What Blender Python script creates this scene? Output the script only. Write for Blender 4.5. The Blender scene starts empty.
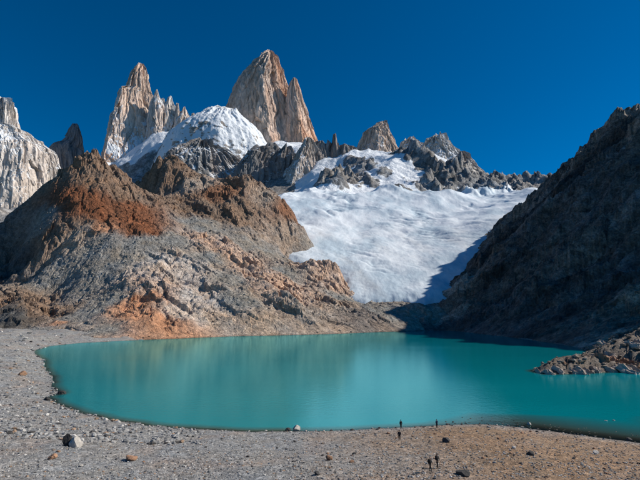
import bpy, bmesh, math, random
import numpy as np
from mathutils import Vector, Matrix

scene = bpy.context.scene
col = scene.collection
rad = math.radians
rng = np.random.default_rng(7)
random.seed(7)

# ------------------------------------------------------------------ camera
CAM_Z = 24.0
PITCH = rad(9.58)
FPX = 426.67                       # focal length in pixels of the 640 px wide photograph
cam_d = bpy.data.cameras.new("camera")
cam_d.sensor_width = 36.0
cam_d.lens = 24.0
cam_d.clip_start = 0.5
cam_d.clip_end = 30000.0
cam = bpy.data.objects.new("camera", cam_d)
col.objects.link(cam)
cam.location = (0, 0, CAM_Z)
cam.rotation_euler = (math.pi / 2 + PITCH, 0, 0)
scene.camera = cam

# ------------------------------------------------------------------ sky, sun, exposure
SUN_EL, SUN_AZ = rad(39), rad(81)      # azimuth clockwise from the view direction
world = bpy.data.worlds.new("World")
scene.world = world
world.use_nodes = True
wn, wl = world.node_tree.nodes, world.node_tree.links
sky = wn.new("ShaderNodeTexSky")
sky.sky_type = 'NISHITA'
sky.sun_disc = False
sky.sun_elevation = SUN_EL
sky.sun_rotation = SUN_AZ
sky.altitude = 3500
sky.air_density = 1.0
sky.dust_density = 0.0
sky.ozone_density = 4.0
hs = wn.new("ShaderNodeHueSaturation")
hs.inputs['Hue'].default_value = 0.497
hs.inputs['Saturation'].default_value = 1.5
hs.inputs['Value'].default_value = 1.22
wl.new(sky.outputs[0], hs.inputs['Color'])
wl.new(hs.outputs[0], wn['Background'].inputs['Color'])
wn['Background'].inputs['Strength'].default_value = 0.064

sd = bpy.data.lights.new("sun", 'SUN')
sd.energy = 4.2
sd.angle = rad(0.53)
sd.color = (1.0, 0.93, 0.83)
sun = bpy.data.objects.new("sun", sd)
col.objects.link(sun)
S = Vector((math.sin(SUN_AZ) * math.cos(SUN_EL), math.cos(SUN_AZ) * math.cos(SUN_EL), math.sin(SUN_EL)))
sun.rotation_euler = S.to_track_quat('Z', 'Y').to_euler()
sun.location = (300, 0, 500)

vs = scene.view_settings
vs.view_transform = 'Standard'
vs.look = 'None'
vs.exposure = 0.3
vs.gamma = 1.0
vs.use_curve_mapping = False
scene.cycles.max_bounces = 5
scene.cycles.diffuse_bounces = 2
scene.cycles.glossy_bounces = 3
scene.cycles.transmission_bounces = 2
scene.cycles.transparent_max_bounces = 6
scene.cycles.use_denoising = True

# ------------------------------------------------------------------ survey helpers
SP, CP = math.sin(PITCH), math.cos(PITCH)


def pt(u, v, Y):
    """world position of a surveyed feature sighted at (u, v) and Y metres away"""
    a, b = (u - 320) / FPX, (240 - v) / FPX
    dy, dz = CP - b * SP, SP + b * CP
    return (a / dy * Y, Y, CAM_Z + dz / dy * Y)


def p0(u, v, z=0.0):
    """the same on the level z (shore lines)"""
    b = (240 - v) / FPX
    dy, dz = CP - b * SP, SP + b * CP
    return pt(u, v, (z - CAM_Z) * dy / dz)


# ------------------------------------------------------------------ noise (numpy)
def _hash(ix, iy, seed):
    h = (ix.astype(np.int64) * 374761393 + iy.astype(np.int64) * 668265263 + seed * 974634821) & 0xffffffff
    h = ((h ^ (h >> 13)) * 1274126177) & 0xffffffff
    h = ((h ^ (h >> 16)) * 2246822519) & 0xffffffff
    return ((h ^ (h >> 15)) & 0xffffff) / float(0xffffff)


def vnoise(x, y, seed=0, deriv=False):
    ix, iy = np.floor(x), np.floor(y)
    fx, fy = x - ix, y - iy
    a = _hash(ix, iy, seed); b = _hash(ix + 1, iy, seed)
    c = _hash(ix, iy + 1, seed); d = _hash(ix + 1, iy + 1, seed)
    u = fx * fx * fx * (fx * (fx * 6 - 15) + 10)
    v = fy * fy * fy * (fy * (fy * 6 - 15) + 10)
    k = a - b - c + d
    n = a + (b - a) * u + (c - a) * v + k * u * v
    if not deriv:
        return n
    du = 30 * fx * fx * (fx * (fx - 2) + 1)
    dv = 30 * fy * fy * (fy * (fy - 2) + 1)
    return n, du * ((b - a) + k * v), dv * ((c - a) + k * u)


def gnoise(x, y, seed=0):
    """2-D gradient noise, about -1..1"""
    ix, iy = np.floor(x), np.floor(y)
    fx, fy = x - ix, y - iy
    u = fx * fx * fx * (fx * (fx * 6 - 15) + 10)
    v = fy * fy * fy * (fy * (fy * 6 - 15) + 10)

    def g(ox, oy):
        a = _hash(ix + ox, iy + oy, seed) * 6.2831853
        return np.cos(a) * (fx - ox) + np.sin(a) * (fy - oy)
    a, b, c, d = g(0, 0), g(1, 0), g(0, 1), g(1, 1)
    return 1.5 * (a + (b - a) * u + (c - a) * v + (a - b - c + d) * u * v)


def gnoise3(x, y, z, seed=0):
    iz = np.floor(z); fz = z - iz
    w = fz * fz * fz * (fz * (fz * 6 - 15) + 10)
    ix, iy = np.floor(x), np.floor(y)
    fx, fy = x - ix, y - iy
    u = fx * fx * fx * (fx * (fx * 6 - 15) + 10)
    v = fy * fy * fy * (fy * (fy * 6 - 15) + 10)

    def layer(k):
        sd_ = (iz.astype(np.int64) + k) * 7919 + seed * 131

        def g(ox, oy):
            h = _hash(ix + ox, iy + oy, sd_)
            a = h * 6.2831853
            c = (h * 977.0) % 1.0 * 2 - 1
            r = np.sqrt(1 - c * c)
            return r * np.cos(a) * (fx - ox) + r * np.sin(a) * (fy - oy) + c * (fz - k)
        a, b, c, d = g(0, 0), g(1, 0), g(0, 1), g(1, 1)
        return a + (b - a) * u + (c - a) * v + (a - b - c + d) * u * v
    return 1.6 * (layer(0) * (1 - w) + layer(1) * w)


def blocks(x, y, seed=0):
    """cracked-block pattern: distance to the nearest joint, and a level per block"""
    ix, iy = np.floor(x), np.floor(y)
    f1 = np.full(x.shape, 9.0); f2 = np.full(x.shape, 9.0); lev = np.zeros(x.shape)
    for ox in (-1, 0, 1):
        for oy in (-1, 0, 1):
            cx, cy = ix + ox, iy + oy
            h = _hash(cx, cy, seed); h2 = _hash(cx, cy, seed + 57)
            d = np.hypot(cx + h - x, cy + h2 - y)
            near = d < f1
            f2 = np.where(near, f1, np.minimum(f2, d))
            lev = np.where(near, (h * 53.7) % 1.0, lev)
            f1 = np.where(near, d, f1)
    return f2 - f1, lev


def facets(x, y, seed=0, tilt=1.0):
    """broken rock: every block a plane of its own height and tilt (about -0.7..0.7), and the distance to its joint"""
    ix, iy = np.floor(x), np.floor(y)
    f1 = np.full(x.shape, 9.0); f2 = np.full(x.shape, 9.0); lev = np.zeros(x.shape)
    for ox in (-1, 0, 1):
        for oy in (-1, 0, 1):
            cx, cy = ix + ox, iy + oy
            h = _hash(cx, cy, seed); h2 = _hash(cx, cy, seed + 57)
            dx, dy = x - cx - h, y - cy - h2
            d = np.hypot(dx, dy)
            near = d < f1
            f2 = np.where(near, f1, np.minimum(f2, d))
            pl = (h * 53.7) % 1.0 - .5 + tilt * (((h2 * 37.3) % 1.0 - .5) * 1.6 * dx + ((h * 91.1) % 1.0 - .5) * 1.6 * dy)
            lev = np.where(near, pl, lev)
            f1 = np.where(near, d, f1)
    return lev, np.minimum(f2 - f1, 0.3)


def fbm(x, y, octaves=5, seed=0, gain=0.5):
    t, amp, tot = 0.0, 1.0, 0.0
    for o in range(octaves):
        t = t + amp * gnoise(x, y, seed + o)
        tot += amp
        amp *= gain
        x, y = 1.6 * x + 1.2 * y + 3.1, -1.2 * x + 1.6 * y + 7.7
    return t / tot


def ridged(x, y, octaves=5, seed=0, gain=0.5):
    t, amp, tot, w = 0.0, 1.0, 0.0, 1.0
    for o in range(octaves):
        r = 1 - np.minimum(np.abs(gnoise(x, y, seed + o)) * 1.25, 1)
        r = r * r * w
        t = t + amp * r
        w = np.clip(r * 1.6, 0, 1)
        tot += amp
        amp *= gain
        x, y = 1.6 * x + 1.2 * y + 5.3, -1.2 * x + 1.6 * y + 1.9
    return t / tot


def eroded(x, y, octaves=7, seed=0):
    t, amp = np.zeros_like(x), 1.0
    dx, dy = np.zeros_like(x), np.zeros_like(x)
    for o in range(octaves):
        n, a, b = vnoise(x, y, seed + o, True)
        dx += a * 0.55; dy += b * 0.55
        t += amp * (n * 2 - 1) / (1 + dx * dx + dy * dy)
        amp *= 0.5
        x, y = 1.6 * x + 1.2 * y, -1.2 * x + 1.6 * y
    return t


def vnoise3(x, y, z, seed=0):
    iz = np.floor(z)
    f = z - iz
    f = f * f * (3 - 2 * f)
    s = (iz.astype(np.int64) * 7919)
    ix, iy = np.floor(x), np.floor(y)
    fx, fy = x - ix, y - iy
    u = fx * fx * (3 - 2 * fx); v = fy * fy * (3 - 2 * fy)

    def layer(k):
        sd_ = (s + k * 7919 + seed * 131)
        a = _hash(ix, iy, sd_); b = _hash(ix + 1, iy, sd_)
        c = _hash(ix, iy + 1, sd_); d = _hash(ix + 1, iy + 1, sd_)
        return a + (b - a) * u + (c - a) * v + (a - b - c + d) * u * v
    return layer(0) * (1 - f) + layer(1) * f


def rbf(points, slope=None):
    """surface through surveyed points: linear kernel, creased at the points like ridges"""
    P = np.array(points, float)
    xy, z = P[:, :2], P[:, 2]
    n = len(P)
    sc = 1000.0
    D = np.hypot(xy[:, None, 0] - xy[None, :, 0], xy[:, None, 1] - xy[None, :, 1]) / sc
    A = np.zeros((n + 3, n + 3))
    A[:n, :n] = -D + np.eye(n) * 0.006
    A[:n, n] = 1; A[:n, n + 1:] = xy / sc
    A[n, :n] = 1; A[n + 1:, :n] = (xy / sc).T
    w = np.linalg.lstsq(A, np.concatenate([z, np.zeros(3)]), rcond=None)[0]

    def f(x, y):
        out = w[n] + w[n + 1] * x / sc + w[n + 2] * y / sc
        for i in range(n):
            out = out - w[i] * np.sqrt((x - xy[i, 0]) ** 2 + (y - xy[i, 1]) ** 2 + 9.0) / sc
        return out
    return f


def line(*pts, n=4):
    """extra survey points between the given world points"""
    out = []
    for a, b in zip(pts[:-1], pts[1:]):
        for k in range(n):
            t = k / n
            out.append(tuple(a[i] * (1 - t) + b[i] * t for i in range(3)))
    out.append(pts[-1])
    return out


def idw_colour(spots, warp=25.0, power=3.0, seed=90, zscale=1.0):
    """rock colours and some painted light and shade, spread from surveyed spots, with warped borders"""
    P = np.array([s[0] for s in spots], float)
    C = np.array([s[1] for s in spots], float)
    nc = C.shape[1]
    R = np.array([s[2] if len(s) > 2 else 1.0 for s in spots], float)

    def f(x, y, z):
        wx = x + warp * fbm(x / 60, y / 60, 4, seed) + warp * .3 * fbm(x / 9, z / 9, 3, seed + 8)
        wy = y + warp * fbm(x / 60 + 31, y / 60, 4, seed + 3)
        wz = z + warp * fbm(x / 45, z / 45, 4, seed + 5)
        tot = np.zeros_like(x); out = np.zeros(x.shape + (nc,))
        for p, c, r in zip(P, C, R):
            d2 = (wx - p[0]) ** 2 + (wy - p[1]) ** 2 + ((wz - p[2]) * zscale) ** 2 + 4
            w = (r * r / d2) ** power
            tot += w
            out += w[..., None] * c
        return out / tot[..., None]
    return f


# ------------------------------------------------------------------ mesh helpers
def link_mesh(name, verts, faces, mat, smooth=True, colours=None, attrs=None, parent=None):
    verts = np.asarray(verts, np.float32).reshape(-1, 3)
    faces = np.asarray(faces, np.int32)
    me = bpy.data.meshes.new(name)
    nf, k = faces.shape
    me.vertices.add(len(verts)); me.vertices.foreach_set("co", verts.ravel())
    me.loops.add(nf * k); me.loops.foreach_set("vertex_index", faces.ravel())
    me.polygons.add(nf)
    me.polygons.foreach_set("loop_start", np.arange(0, nf * k, k, dtype=np.int32))
    me.polygons.foreach_set("use_smooth", np.full(nf, smooth, bool))
    me.update(calc_edges=True)
    if colours is not None:
        a = me.attributes.new("Col", 'FLOAT_COLOR', 'POINT')
        c = np.ones((len(verts), 4), np.float32)
        c[:, :3] = np.asarray(colours).reshape(-1, 3)
        a.data.foreach_set("color", c.ravel())
    for key, val in (attrs or {}).items():
        a = me.attributes.new(key, 'FLOAT', 'POINT')
        a.data.foreach_set("value", np.asarray(val, np.float32).ravel())
    me.materials.append(mat)
    o = bpy.data.objects.new(name, me)
    col.objects.link(o)
    if parent:
        o.parent = parent
    return o


def grid_faces(nr, nc, wrap=False):
    i = np.arange(nr - 1)[:, None]
    j = np.arange(nc if wrap else nc - 1)[None, :]
    j2 = (j + 1) % nc
    a = i * nc + j; b = i * nc + j2; c = (i + 1) * nc + j2; d = (i + 1) * nc + j
    return np.stack([a, b, c, d], -1).reshape(-1, 4)


def tag(o, label=None, cat=None, group=None, kind=None):
    if label: o["label"] = label
    if cat: o["category"] = cat
    if group: o["group"] = group
    if kind: o["kind"] = kind
    return o


def fan_grid(s0, s1, ns, y0, y1, ny, growth=1.0):
    """rows along y whose spacing and width grow with distance (tessellation only)"""
    s = np.linspace(s0, s1, ns)
    t = np.linspace(0, 1, ny)
    y = y0 * (y1 / y0) ** t if growth else y0 + (y1 - y0) * t
    X = s[None, :] * y[:, None]
    return X, np.repeat(y[:, None], ns, 1)


def slope_of(X, Y, Z):
    gy = np.gradient(Z, axis=0) / np.maximum(np.gradient(Y, axis=0), 1e-6)
    gx = np.gradient(Z, axis=1) / np.maximum(np.gradient(X, axis=1), 1e-6)
    return np.hypot(gx, gy)


# ------------------------------------------------------------------ materials
def new_mat(name):
    m = bpy.data.materials.new(name)
    m.use_nodes = True
    nt = m.node_tree
    b = nt.nodes['Principled BSDF']
    b.inputs['Specular IOR Level'].default_value = 0.25
    return m, nt, b


def nd(nt, kind, **kw):
    n = nt.nodes.new(kind)
    for k, v in kw.items():
        if k.startswith('i_'):
            n.inputs[k[2:]].default_value = v
        else:
            setattr(n, k, v)
    return n


def math_node(nt, op, a, b=None, clamp=False):
    n = nt.nodes.new('ShaderNodeMath')
    n.operation = op
    n.use_clamp = clamp
    for i, x in enumerate((a, b)):
        if x is None: continue
        if isinstance(x, (int, float)): n.inputs[i].default_value = x
        else: nt.links.new(x, n.inputs[i])
    return n.outputs[0]


def mapped(nt, scale):
    g = nt.nodes.new('ShaderNodeNewGeometry')
    mp = nt.nodes.new('ShaderNodeMapping')
    mp.inputs['Scale'].default_value = scale
    nt.links.new(g.outputs['Position'], mp.inputs['Vector'])
    return mp.outputs[0]


def noise(nt, vec, scale, detail=6, rough=0.6):
    n = nd(nt, 'ShaderNodeTexNoise')
    n.inputs['Scale'].default_value = scale
    n.inputs['Detail'].default_value = detail
    n.inputs['Roughness'].default_value = rough
    nt.links.new(vec, n.inputs['Vector'])
    return n.outputs['Fac']


def remap(nt, val, a, b, c, d):
    n = nt.nodes.new('ShaderNodeMapRange')
    for k, x in zip(('From Min', 'From Max', 'To Min', 'To Max'), (a, b, c, d)):
        n.inputs[k].default_value = x
    nt.links.new(val, n.inputs['Value'])
    return n.outputs['Result']


def mix_rgb(nt, fac, a, b, mode='MIX'):
    n = nt.nodes.new('ShaderNodeMix')
    n.data_type = 'RGBA'
    n.blend_type = mode
    for sock, x in ((n.inputs[0], fac), (n.inputs[6], a), (n.inputs[7], b)):
        if isinstance(x, (int, float)): sock.default_value = x
        elif isinstance(x, tuple): sock.default_value = x
        else: nt.links.new(x, sock)
    return n.outputs[2]


def rock_material(name, metre=1.0, streak=1.0, vary=(0.55, 1.5), bump=1.0, bump_dist=1.0,
                  tint=(0.86, 0.93, 1.0, 1), tint2=(1.14, 0.99, 0.84, 1), snow=False, snow_thr=0.62, rough=0.85, cells=0.3, snow_noise=1.5):
    """rock in the mesh's own colour, broken up by grain, streaks and (optionally) lying snow"""
    m, nt, b = new_mat(name)
    at = nd(nt, 'ShaderNodeAttribute', attribute_name="Col")
    vec = mapped(nt, (1, 1, 1.0 / streak))
    big = noise(nt, vec, 0.03 / metre, 5, 0.6)
    mid = noise(nt, vec, 0.16 / metre, 6, 0.65)
    fine = noise(nt, vec, 0.9 / metre, 5, 0.7)
    c = at.outputs['Color']
    hue = mix_rgb(nt, remap(nt, big, 0.35, 0.65, 0, 1), tint, tint2)
    c = mix_rgb(nt, 0.75, c, hue, 'MULTIPLY')
    v1 = remap(nt, mid, 0.3, 0.7, vary[0], vary[1])
    v2 = remap(nt, fine, 0.3, 0.7, 0.7, 1.32)
    vv = math_node(nt, 'MULTIPLY', v1, v2)
    vo = []
    for sc_, amt in ((0.22 / metre, cells), (0.75 / metre, cells)):
        wv = nt.nodes.new('ShaderNodeVectorMath'); wv.operation = 'ADD'
        nz = nd(nt, 'ShaderNodeTexNoise'); nz.inputs['Scale'].default_value = sc_ * 1.3; nz.inputs['Detail'].default_value = 3
        nt.links.new(vec, nz.inputs['Vector'])
        sca = nt.nodes.new('ShaderNodeVectorMath'); sca.operation = 'SCALE'; sca.inputs['Scale'].default_value = 0.9 / sc_
        nt.links.new(nz.outputs['Color'], sca.inputs[0]); nt.links.new(vec, wv.inputs[0]); nt.links.new(sca.outputs[0], wv.inputs[1])
        vr = nd(nt, 'ShaderNodeTexVoronoi'); vr.inputs['Scale'].default_value = sc_
        nt.links.new(wv.outputs[0], vr.inputs['Vector'])
        sp_ = nt.nodes.new('ShaderNodeSeparateColor'); nt.links.new(vr.outputs['Color'], sp_.inputs[0])
        vv = math_node(nt, 'MULTIPLY', vv, remap(nt, sp_.outputs[0], 0, 1, 1 - amt, 1 + amt))
        vo.append(math_node(nt, 'ADD', math_node(nt, 'MULTIPLY', sp_.outputs[0], 0.8), math_node(nt, 'MULTIPLY', vr.outputs['Distance'], -0.9)))
    comb = nt.nodes.new('ShaderNodeCombineColor')
    for k in range(3): nt.links.new(vv, comb.inputs[k])
    c = mix_rgb(nt, 1.0, c, comb.outputs[0], 'MULTIPLY')
    bh = math_node(nt, 'ADD', math_node(nt, 'MULTIPLY', mid, 1.6), math_node(nt, 'MULTIPLY', fine, 0.45))
    bh = math_node(nt, 'ADD', bh, math_node(nt, 'ADD', math_node(nt, 'MULTIPLY', vo[0], 0.9 * cells / .3), math_node(nt, 'MULTIPLY', vo[1], 0.3 * cells / .3)))
    bp = nd(nt, 'ShaderNodeBump')
    bp.inputs['Strength'].default_value = bump
    bp.inputs['Distance'].default_value = bump_dist * 3.0 * metre
    nt.links.new(bh, bp.inputs['Height'])
    nt.links.new(bp.outputs[0], b.inputs['Normal'])
    if snow:
        sa = nd(nt, 'ShaderNodeAttribute', attribute_name="snow")
        g = nt.nodes.new('ShaderNodeNewGeometry')
        sp = nt.nodes.new('ShaderNodeSeparateXYZ')
        nt.links.new(g.outputs['Normal'], sp.inputs[0])
        sn = noise(nt, mapped(nt, (1, 1, 0.6)), 0.035 / metre, 9, 0.68)
        t = math_node(nt, 'ADD', sp.outputs['Z'], math_node(nt, 'MULTIPLY', math_node(nt, 'SUBTRACT', sn, 0.5), snow_noise))
        t = math_node(nt, 'ADD', t, sa.outputs['Fac'])
        f = remap(nt, t, snow_thr - 0.05, snow_thr + 0.05, 0, 1)
        c = mix_rgb(nt, f, c, (0.78, 0.82, 0.86, 1))
    nt.links.new(c, b.inputs['Base Color'])
    b.inputs['Roughness'].default_value = rough
    return m


M_granite = rock_material("granite", metre=9.0, streak=5.0, cells=0.12, vary=(0.75, 1.28), bump=0.5, snow=True, snow_thr=0.72,
                          tint=(0.98, 0.99, 1.0, 1), tint2=(1.2, 1.0, 0.82, 1))
M_massif = rock_material("snow_and_rock", metre=6.0, streak=1.6, vary=(0.6, 1.4), bump=0.45, snow=True, snow_thr=0.74, snow_noise=1.1)
M_hill = rock_material("hill_rock", metre=1.1, streak=1.0, vary=(0.7, 1.35), bump=0.7, cells=0.22)
M_dark = rock_material("dark_slate", metre=1.8, streak=1.0, vary=(0.5, 1.6), bump=1.0, cells=0.3)
M_gravel = rock_material("gravel_ground", metre=0.16, streak=1.0, vary=(0.72, 1.3), bump=0.6,
                         tint=(0.93, 0.97, 1.02, 1), tint2=(1.1, 1.0, 0.9, 1))
M_slab = rock_material("slab_rock", metre=0.5, streak=1.4, vary=(0.65, 1.4), bump=0.7)


def glacier_material():
    m, nt, b = new_mat("glacier_ice")
    at = nd(nt, 'ShaderNodeAttribute', attribute_name="Col")
    v = mapped(nt, (1, 0.4, 1))
    n1 = noise(nt, v, 0.012, 8, 0.62)
    n2 = noise(nt, mapped(nt, (1, 0.16, 0.6)), 0.14, 7, 0.7)
    c = mix_rgb(nt, remap(nt, n1, 0.44, 0.62, 0, 0.85), at.outputs['Color'], (0.44, 0.55, 0.63, 1))
    c = mix_rgb(nt, remap(nt, n2, 0.55, 0.75, 0, 0.35), c, (0.36, 0.43, 0.47, 1))
    nt.links.new(c, b.inputs['Base Color'])
    bp = nd(nt, 'ShaderNodeBump')
    bp.inputs['Strength'].default_value = 0.28
    bp.inputs['Distance'].default_value = 5.0
    nt.links.new(math_node(nt, 'ADD', n2, math_node(nt, 'MULTIPLY', n1, 1.5)), bp.inputs['Height'])
    nt.links.new(bp.outputs[0], b.inputs['Normal'])
    b.inputs['Roughness'].default_value = 0.65
    return m


def water_material():
    m, nt, b = new_mat("glacial_water")
    at = nd(nt, 'ShaderNodeAttribute', attribute_name="depth")
    v = mapped(nt, (1, 1, 1))
    n1 = noise(nt, v, 0.55, 4, 0.6)
    n2 = noise(nt, v, 2.2, 3, 0.6)
    n0 = noise(nt, mapped(nt, (0.6, 1.6, 1)), 0.012, 4, 0.55)
    deep = mix_rgb(nt, remap(nt, n0, 0.35, 0.7, 0, 1), (0.0, 0.20, 0.235, 1), (0.0, 0.23, 0.265, 1))
    deep = mix_rgb(nt, remap(nt, at.outputs['Fac'], 0.25, 1.7, 0, 1), (0.045, 0.05, 0.036, 1), deep)
    nt.links.new(deep, b.inputs['Base Color'])
    nt.links.new(remap(nt, n0, 0.35, 0.65, 0.045, 0.12), b.inputs['Roughness'])
    b.inputs['IOR'].default_value = 1.33
    b.inputs['Specular IOR Level'].default_value = 0.5
    b.inputs['Specular IOR Level'].default_value = 0.0
    bp = nd(nt, 'ShaderNodeBump')
    bp.inputs['Strength'].default_value = 0.10
    bp.inputs['Distance'].default_value = 0.35
    nt.links.new(math_node(nt, 'ADD', n1, math_node(nt, 'MULTIPLY', n2, 0.3)), bp.inputs['Height'])
    nt.links.new(bp.outputs[0], b.inputs['Normal'])
    # clear shallows: the water turns see-through where the bed comes up
    gl = nd(nt, 'ShaderNodeBsdfGlossy'); gl.inputs['Color'].default_value = (0.44, 0.98, 1.0, 1)
    nt.links.new(remap(nt, n0, 0.35, 0.65, 0.03, 0.10), gl.inputs['Roughness'])
    nt.links.new(bp.outputs[0], gl.inputs['Normal'])
    tr = nd(nt, 'ShaderNodeBsdfTransparent'); tr.inputs['Color'].default_value = (0.55, 0.72, 0.66, 1)
    fr = nd(nt, 'ShaderNodeFresnel'); fr.inputs['IOR'].default_value = 1.33
    ms = nt.nodes.new('ShaderNodeMixShader')
    nt.links.new(fr.outputs[0], ms.inputs[0]); nt.links.new(tr.outputs[0], ms.inputs[1]); nt.links.new(gl.outputs[0], ms.inputs[2])
    mx = nt.nodes.new('ShaderNodeMixShader')
    nt.links.new(remap(nt, at.outputs['Fac'], 0.0, 0.45, 0.0, 1.0), mx.inputs[0])
    fr2 = nd(nt, 'ShaderNodeFresnel'); fr2.inputs['IOR'].default_value = 1.6
    nt.links.new(bp.outputs[0], fr2.inputs['Normal'])
    body = nt.nodes.new('ShaderNodeMixShader')
    nt.links.new(fr2.outputs[0], body.inputs[0]); nt.links.new(b.outputs[0], body.inputs[1]); nt.links.new(gl.outputs[0], body.inputs[2])
    nt.links.new(ms.outputs[0], mx.inputs[1]); nt.links.new(body.outputs[0], mx.inputs[2])
    nt.links.new(mx.outputs[0], nt.nodes['Material Output'].inputs['Surface'])
    return m


M_ice = glacier_material()
M_water = water_material()

# ------------------------------------------------------------------ the lake outline
shore_px = [(36, 350), (50, 346), (80, 343), (140, 340), (190, 338), (230, 336.3), (280, 335.2), (330, 334),
            (380, 332), (415, 331), (432, 330), (460, 331.5), (500, 336), (545, 342), (575, 347), (592, 353),
            (575, 361), (550, 367), (533, 371), (545, 374), (575, 373.5), (610, 372), (650, 371.5), (740, 371),
            (740, 450), (680, 447), (640, 443), (600, 438), (560, 432.5), (520, 427), (480, 424), (440, 425), (400, 427.5),
            (350, 430), (295, 431.5), (250, 431.5), (200, 429), (150, 425.5), (110, 419.5), (80, 412.5), (58, 404),
            (49, 397), (60, 393), (52, 386), (54, 378), (45, 368), (44, 360), (36, 354)]
SHORE = np.array([p0(u, v)[:2] for u, v in shore_px])


def shore_distance(x, y):
    """signed metres to the shore line: positive on land"""
    d = np.full(x.shape, 1e9); inside = np.zeros(x.shape, bool)
    n = len(SHORE)
    for i in range(n):
        (ax, ay), (bx, by) = SHORE[i], SHORE[(i + 1) % n]
        ex, ey = bx - ax, by - ay
        t = np.clip(((x - ax) * ex + (y - ay) * ey) / (ex * ex + ey * ey), 0, 1)
        d = np.minimum(d, np.hypot(x - ax - t * ex, y - ay - t * ey))
        if by != ay:
            inside ^= ((ay > y) != (by > y)) & (x < ex * (y - ay) / ey + ax)
    return np.where(inside, -d, d)


def wobbled_shore(x, y):
    w = 0.35 + np.clip((y - 90) / 200, 0, 2.0)
    return shore_distance(x, y) + w * 1.6 * fbm(x / 9, y / 9, 4, 41) + w * 0.5 * fbm(x / 1.6, y / 1.6, 3, 47)


def ground_height(x, y):
    d = wobbled_shore(x, y)
    shelf = np.clip((x - 22) / 14, 0, 1) * np.clip((130 - y) / 25, 0, 1)      # shallow shelf at the right of the near shore
    bed = -np.minimum(9.0, (-d) * (0.45 - 0.36 * shelf))
    land = 0.10 * np.minimum(d, 40) + 0.035 * np.maximum(d - 40, 0)
    z = np.where(d < 0, bed, land)
    # the moraine the camera stands on
    r = np.hypot(x * 0.55, y)
    z = z + np.where(d > 0, np.clip(17 - 0.42 * r, 0, 17), 0)
    on = np.clip(d / 4, 0, 1)
    z = z + on * (0.55 * fbm(x / 17, y / 17, 4, 11) + 0.18 * fbm(x / 3.2, y / 3.2, 4, 15) + 0.06 * fbm(x / .7, y / .7, 3, 19))
    # the rock headland on the right
    hd = np.clip((x - 78) / 20, 0, 1) * np.clip((y - 150) / 25, 0, 1) * np.clip((300 - y) / 30, 0, 1) * np.clip(d / 3, 0, 1)
    j1, l1 = blocks((x + .5 * y) / 9, (y - .3 * x) / 4.5, 29)
    j2, l2 = blocks((x + .5 * y) / 3.6, (y - .3 * x) / 2.2, 33)
    z = z + hd * (0.30 * np.minimum(d, 34) * (0.6 + 0.8 * l1) + 1.6 * l1 + 1.2 * np.minimum(j1, .4) + 1.1 * l2 + 1.2 * np.minimum(j2, .4) - 0.8)
    # hummocky moraine on the left bank
    lft = np.clip((-x - 70) / 60, 0, 1) * np.clip(d / 12, 0, 1) * np.clip((y - 90) / 60, 0, 1)
    z = z + lft * (3.0 * ridged(x / 40, y / 40, 5, 23) + 0.5 * fbm(x / 6, y / 6, 4, 27))
    return z


# ------------------------------------------------------------------ ground
def srgb(r, g, b):
    f = lambda c: (c / 255 / 12.92) if c < 10.3 else ((c / 255 + 0.055) / 1.055) ** 2.4
    return (f(r), f(g), f(b))


X, Yg = fan_grid(-1.35, 1.35, 540, 44, 640, 330)
Zg = ground_height(X, Yg)
grey = np.array((0.27, 0.272, 0.268)); tan = np.array((0.27, 0.185, 0.12)); bedc = np.array((0.17, 0.145, 0.10))
dS = shore_distance(X, Yg)
warm = np.clip((X + 5 + 14 * fbm(X / 12, Yg / 12, 4, 61)) / 30, 0, 1) * np.clip((dS + 1 + 3 * fbm(X / 7, Yg / 7, 3, 65)) / 6, 0, 1)
warm *= np.clip((150 - Yg) / 40, 0, 1)
gc = grey * (1 - warm[..., None]) + tan * warm[..., None]
pink = np.clip(ridged(X / 26, Yg / 26, 3, 71) * 1.6 - 0.75, 0, 1) * 0.6
gc = gc * (1 - pink[..., None]) + np.array((0.32, 0.24, 0.19)) * pink[..., None]
wet = np.clip(1 - (dS - 0.2) / 1.1, 0, 1) * np.clip(1 - np.maximum(-dS - 0.4, 0), 0, 1)
gc *= (1 - 0.45 * wet)[..., None]
hdl = (np.clip((X - 78) / 10, 0, 1) * np.clip((Yg - 150) / 20, 0, 1) * np.clip((300 - Yg) / 30, 0, 1) * 0.9)[..., None]
gc = gc * (1 - hdl) + np.array((0.15, 0.118, 0.092)) * hdl
und = np.clip((-dS) / 1.2, 0, 1)[..., None]
gc = gc * (1 - und) + bedc * und
o = link_mesh("gravel_shore", np.stack([X, Yg, Zg], -1), grid_faces(*X.shape), M_gravel, True, gc)
tag(o, "grey and tan gravel shore in front of the lake", "ground", kind="structure")
# the moraine slope below and behind the camera
X2, Y2 = np.meshgrid(np.linspace(-75, 75, 120), np.linspace(-60, 46.5, 90))
Z2 = ground_height(X2, Y2) - np.clip((Y2 - 43) / 3, 0, 1) * 0.8
Z2 = np.minimum(Z2, 21.8)
c2 = np.broadcast_to(grey, X2.shape + (3,))
o = link_mesh("moraine_slope", np.stack([X2, Y2, Z2], -1), grid_faces(*X2.shape), M_gravel, True, c2)
tag(o, "stony moraine slope below the viewpoint", "ground", kind="structure")

# ------------------------------------------------------------------ water
xs, ys = np.meshgrid(np.linspace(-300, 420, 380), 62 + (640 - 62) * np.linspace(0, 1, 380) ** 1.6)
dep = -wobbled_shore(xs, ys)
shelf = np.clip((xs - 22) / 14, 0, 1) * np.clip((130 - ys) / 25, 0, 1)
depth = np.clip(dep * (0.45 - 0.36 * shelf), -1, 12)
o = link_mesh("lake_water", np.stack([xs, ys, np.zeros_like(xs)], -1), grid_faces(*xs.shape), M_water, True, None, {"depth": depth})
tag(o, "turquoise glacial lake with soft reflections of the snow", "lake", kind="structure")

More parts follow.
